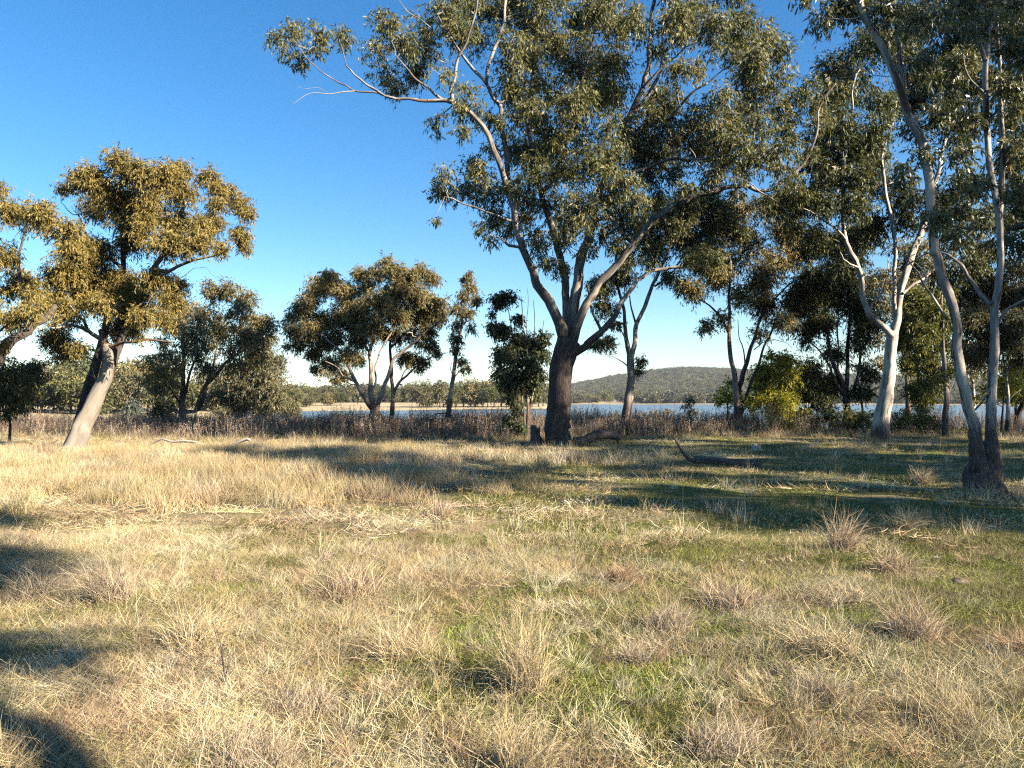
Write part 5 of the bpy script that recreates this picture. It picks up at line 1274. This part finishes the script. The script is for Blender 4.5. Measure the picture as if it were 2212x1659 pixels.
TUS = [
    ('tall thin-stalked tussock just below the long shadow edge, right of centre', 1815, 1190, 85, 95, T_PINK, 14),
    ('low pinkish tussock close right of the tall thin-stalked one', 1922, 1232, 100, 62, T_PINK, 6),
    ('round reddish tussock with dark shade on its left, right foreground', 1968, 1378, 140, 112, T_PINK, 10),
    ('wide drooping grey-pink tussock throwing dark shade, centre right', 1440, 1362, 130, 85, T_GREY, 4),
    ('big spiky straw tussock in the lower centre with tall loose stalks', 1130, 1490, 170, 185, T_STRAW, 40),
    ('tall grey-straw tussock cut by the bottom edge, centre', 1130, 1665, 200, 140, T_STRAW, 30),
    ('reddish low tussock beyond the wide drooping one', 1335, 1258, 95, 60, T_RUST, 4),
    ('sprawling straw tussock between the reddish and drooping ones on the right', 1780, 1410, 160, 90, T_STRAW, 6),
    ('reddish tussock cut by the right edge', 2200, 1412, 100, 78, T_RUST, 4),
    ('small tussock with hollow dark base at the centre right, leaning', 1370, 1432, 70, 62, T_GREY, 4),
    ('pinkish tussock group filling the right centre, facing the round reddish one', 1570, 1310, 160, 80, T_PINK, 8),
    ('tuft standing up in the shaded grass at the left edge', 250, 1300, 110, 120, T_GREY, 10),
    ('dark low tussock in left edge shade', 95, 1290, 130, 80, T_GREY, 4),
    ('fine upright tuft alone on the turf left of the bone scatter', 952, 1118, 70, 46, T_PINK, 8),
    ('small brownish tuft in the golden grass below the bleached branch', 612, 1022, 34, 32, T_GREY, 4),
    ('flattened grey tussock with a dark hollow, lower left of the centre', 660, 1530, 200, 80, T_GREY, 4),
    ('grey-brown tussock cut by the bottom edge, lower left', 560, 1650, 240, 100, T_GREY, 6),
    ('rumpled brown tussock at the bottom, right of the centre', 1560, 1620, 210, 95, T_GREY, 6),
    ('tuft of bent straw in the left foreground above the green patch', 420, 1400, 130, 110, T_STRAW, 10),
    ('low grey tussock near the thin dark stick at the lower right', 1770, 1500, 120, 62, T_GREY, 4),
    ('pale bent tussock at the lower right corner', 2050, 1560, 190, 90, T_STRAW, 8),
    ('pinkish tussock left of centre, upper middle of the meadow', 760, 1290, 150, 80, T_PINK, 8),
    ('straw tussock just left of the big spiky one', 880, 1420, 170, 90, T_STRAW, 8),
    ('loose tuft of stalks standing before the shaded band on the right', 1945, 1150, 60, 66, T_STRAW, 6),
    ('wispy stalks in the shaded turf left of the twin gum base', 1985, 1050, 40, 44, T_STRAW, 5),
    ('wispy tall tuft before the trunk shade of the great gum', 1165, 1022, 40, 40, T_STRAW, 8),
]
for k, (lab, x, y, w, h, m, ex) in enumerate(TUS):
    tussock(lab, x, y, w, h, m, 900 + k, n=int(330 + 1.8 * w), extra=ex)

# ------------------------------------------------------------------ dead weed stalks in the foreground
def weed(label, x, y, d, stems, seed):
    rg = np.random.default_rng(seed)
    root = base_point(x, d)
    e = empty('dead_weed', root); tag(e, label, 'weed')
    for (tx, ty) in stems:
        p1 = P(tx, ty, d + rg.uniform(-.08, .08)) - root
        p0 = np.array([rg.uniform(-.03, .03), rg.uniform(-.03, .03), -.02])
        mid = (p0 + p1) / 2 + rg.normal(size=3) * .015
        sp, sr = spline(np.array([p0, mid, p1]), np.array([.0035, .003, .0012]), .03)
        vs, qs, bs = [], [], []; off = 0
        for kk in range(9):
            vv, qq, bk = (tube(sp, sr, 5, seed, .02) if kk == 0 else (None, None, None))
            if kk:
                t = rg.uniform(.35, .95); i = int(t * (len(sp) - 1))
                q1 = sp[i] + norm(rg.normal(size=3) * np.array([1, 1, .4]) + np.array([0, 0, .8])) * rg.uniform(.03, .09)
                s2, r2 = spline(np.array([sp[i], q1]), np.array([.0018, .0010]), .02)
                vv, qq, bk = tube(s2, r2, 4, seed + kk, .02)
            vs.append(vv); qs.append(qq + off); bs.append(bk); off += len(vv)
        new_mesh('stem', np.vstack(vs), np.vstack(qs), 4, LOGWOOD, e, True, {'bk': ('FLOAT_VECTOR', 'POINT', np.vstack(bs))})
weed('bare dark dead weed with several thin stems, lower left foreground', 500, 1470, 4.4, [(455, 1330), (478, 1400), (492, 1405), (520, 1385), (470, 1360)], 51)
weed('bent brown dead weed stalk leaning left, beside the bare dark weed', 470, 1445, 4.6, [(365, 1392), (372, 1405)], 53)

# ------------------------------------------------------------------ bones, stones, dung
BONE = plainmat('old_bone', (.26, .22, .165), (.40, .34, .26), 30)
STONE = plainmat('pale_stone', (.26, .24, .20), (.40, .37, .32), 25)
DUNG = plainmat('dry_dung', (.07, .05, .035), (.15, .105, .07), 40)
def bones():
    rg = np.random.default_rng(61)
    d = CAM[2] * FOC / (1093 - HORIZON)
    root = base_point(1240, d); e = empty('bone_scatter', root)
    tag(e, 'small scatter of pale rib bones in the grass at the shadow edge', 'bones')
    for k in range(16):
        c = np.array([rg.uniform(-.2, .2), rg.uniform(-.1, .1), rg.uniform(.02, .07)])
        a = rg.uniform(0, 6.28); L = rg.uniform(.05, .12)
        dirv = np.array([math.cos(a), math.sin(a) * .5, rg.uniform(-.3, .9)])
        bend = np.array([0, 0, rg.uniform(.01, .04)])
        p = np.array([c - dirv * L / 2, c + bend, c + dirv * L / 2]); p[:, 2] = np.maximum(p[:, 2], .012)
        sp, sr = spline(p, np.array([.008, .0065, .010]) * rg.uniform(.8, 1.5), .012)
        vv, qq, bk = tube(sp, sr, 7, 70 + k, .10)
        new_mesh('bone', vv, qq, 4, BONE, e, True)
bones()
def lump(name, label, x, y, w, mat, cat, seed, flat=.55):
    d = CAM[2] * FOC / (y - HORIZON); root = base_point(x, d)
    rg = np.random.default_rng(seed)
    n, m = 9, 14
    th = np.linspace(.05, math.pi - .05, n)[:, None]; ph = (np.arange(m) / m * 6.283)[None, :]
    p = rg.uniform(0, 6.28, 6)
    r = 1 + .16 * np.sin(2 * ph + p[0] + 2 * th) + .12 * np.sin(3 * ph + p[1] - 3 * th) + .08 * np.sin(5 * ph + p[2] + 4 * th)
    W = w * d / FOC / 2
    v = np.stack([r * np.sin(th) * np.cos(ph) * W, r * np.sin(th) * np.sin(ph) * W * .8, (r * np.cos(th) * flat + .3) * W], -1).reshape(-1, 3)
    i = np.arange(n - 1)[:, None] * m; j = np.arange(m)[None, :]; j2 = (j + 1) % m
    q = np.stack([i + j, i + m + j, i + m + j2, i + j2], -1).reshape(-1, 4)
    o = new_mesh(name, v, q, 4, mat, None, True, loc=root)
    tag(o, label, cat)
lump('stone', 'small white stone on the turf, left of centre below the golden grass', 880, 1152, 12, STONE, 'stone', 1)
lump('stone', 'small white stone below the bone scatter', 1238, 1162, 13, STONE, 'stone', 2)
lump('stone', 'small pale stone on green turf below the thin-stalked tussock', 2017, 1208, 14, STONE, 'stone', 3)
lump('stone', 'small pale stone in shade near the foot of the twin gum', 2118, 1092, 10, STONE, 'stone', 4)
lump('stone', 'pale stone lying by the wide drooping tussock', 1348, 1356, 20, STONE, 'stone', 5)
lump('stone', 'pale flat stone in straw, left foreground', 668, 1425, 16, STONE, 'stone', 6)
lump('dung', 'dark dry dung pat on the green turf at the right', 2068, 1262, 40, DUNG, 'dung', 7, .35)
lump('dung', 'small dark dung lump in the middle of the turf', 950, 1212, 20, DUNG, 'dung', 8, .4)
lump('dung', 'dark round dung lump in straw at the lower right', 1712, 1560, 26, DUNG, 'dung', 9, .5)
lump('stone', 'pale stone beside small dark clod, centre of the turf', 1412, 1158, 13, STONE, 'stone', 10)
def build_haze():
    m = bpy.data.materials.new('thin_air'); m.use_nodes = True
    N, L = m.node_tree.nodes, m.node_tree.links
    N.remove(N['Principled BSDF'])
    pv = N.new('ShaderNodeVolumePrincipled')
    pv.inputs['Color'].default_value = (.82, .90, 1.0, 1)
    pv.inputs['Density'].default_value = .00009
    pv.inputs['Anisotropy'].default_value = .1
    L.new(pv.outputs[0], N['Material Output'].inputs['Volume'])
    x, y0, y1, z0, z1 = 4700, -4700, 4700, -4, 105
    v = [(-x, y0, z0), (x, y0, z0), (x, y1, z0), (-x, y1, z0), (-x, y0, z1), (x, y0, z1), (x, y1, z1), (-x, y1, z1)]
    o = new_mesh('haze', v, [0, 3, 2, 1, 4, 5, 6, 7, 0, 1, 5, 4, 1, 2, 6, 5, 2, 3, 7, 6, 3, 0, 4, 7], 4, m)
    tag(o, 'thin bluish air over the lake and hill', None, None, 'stuff')
build_haze()
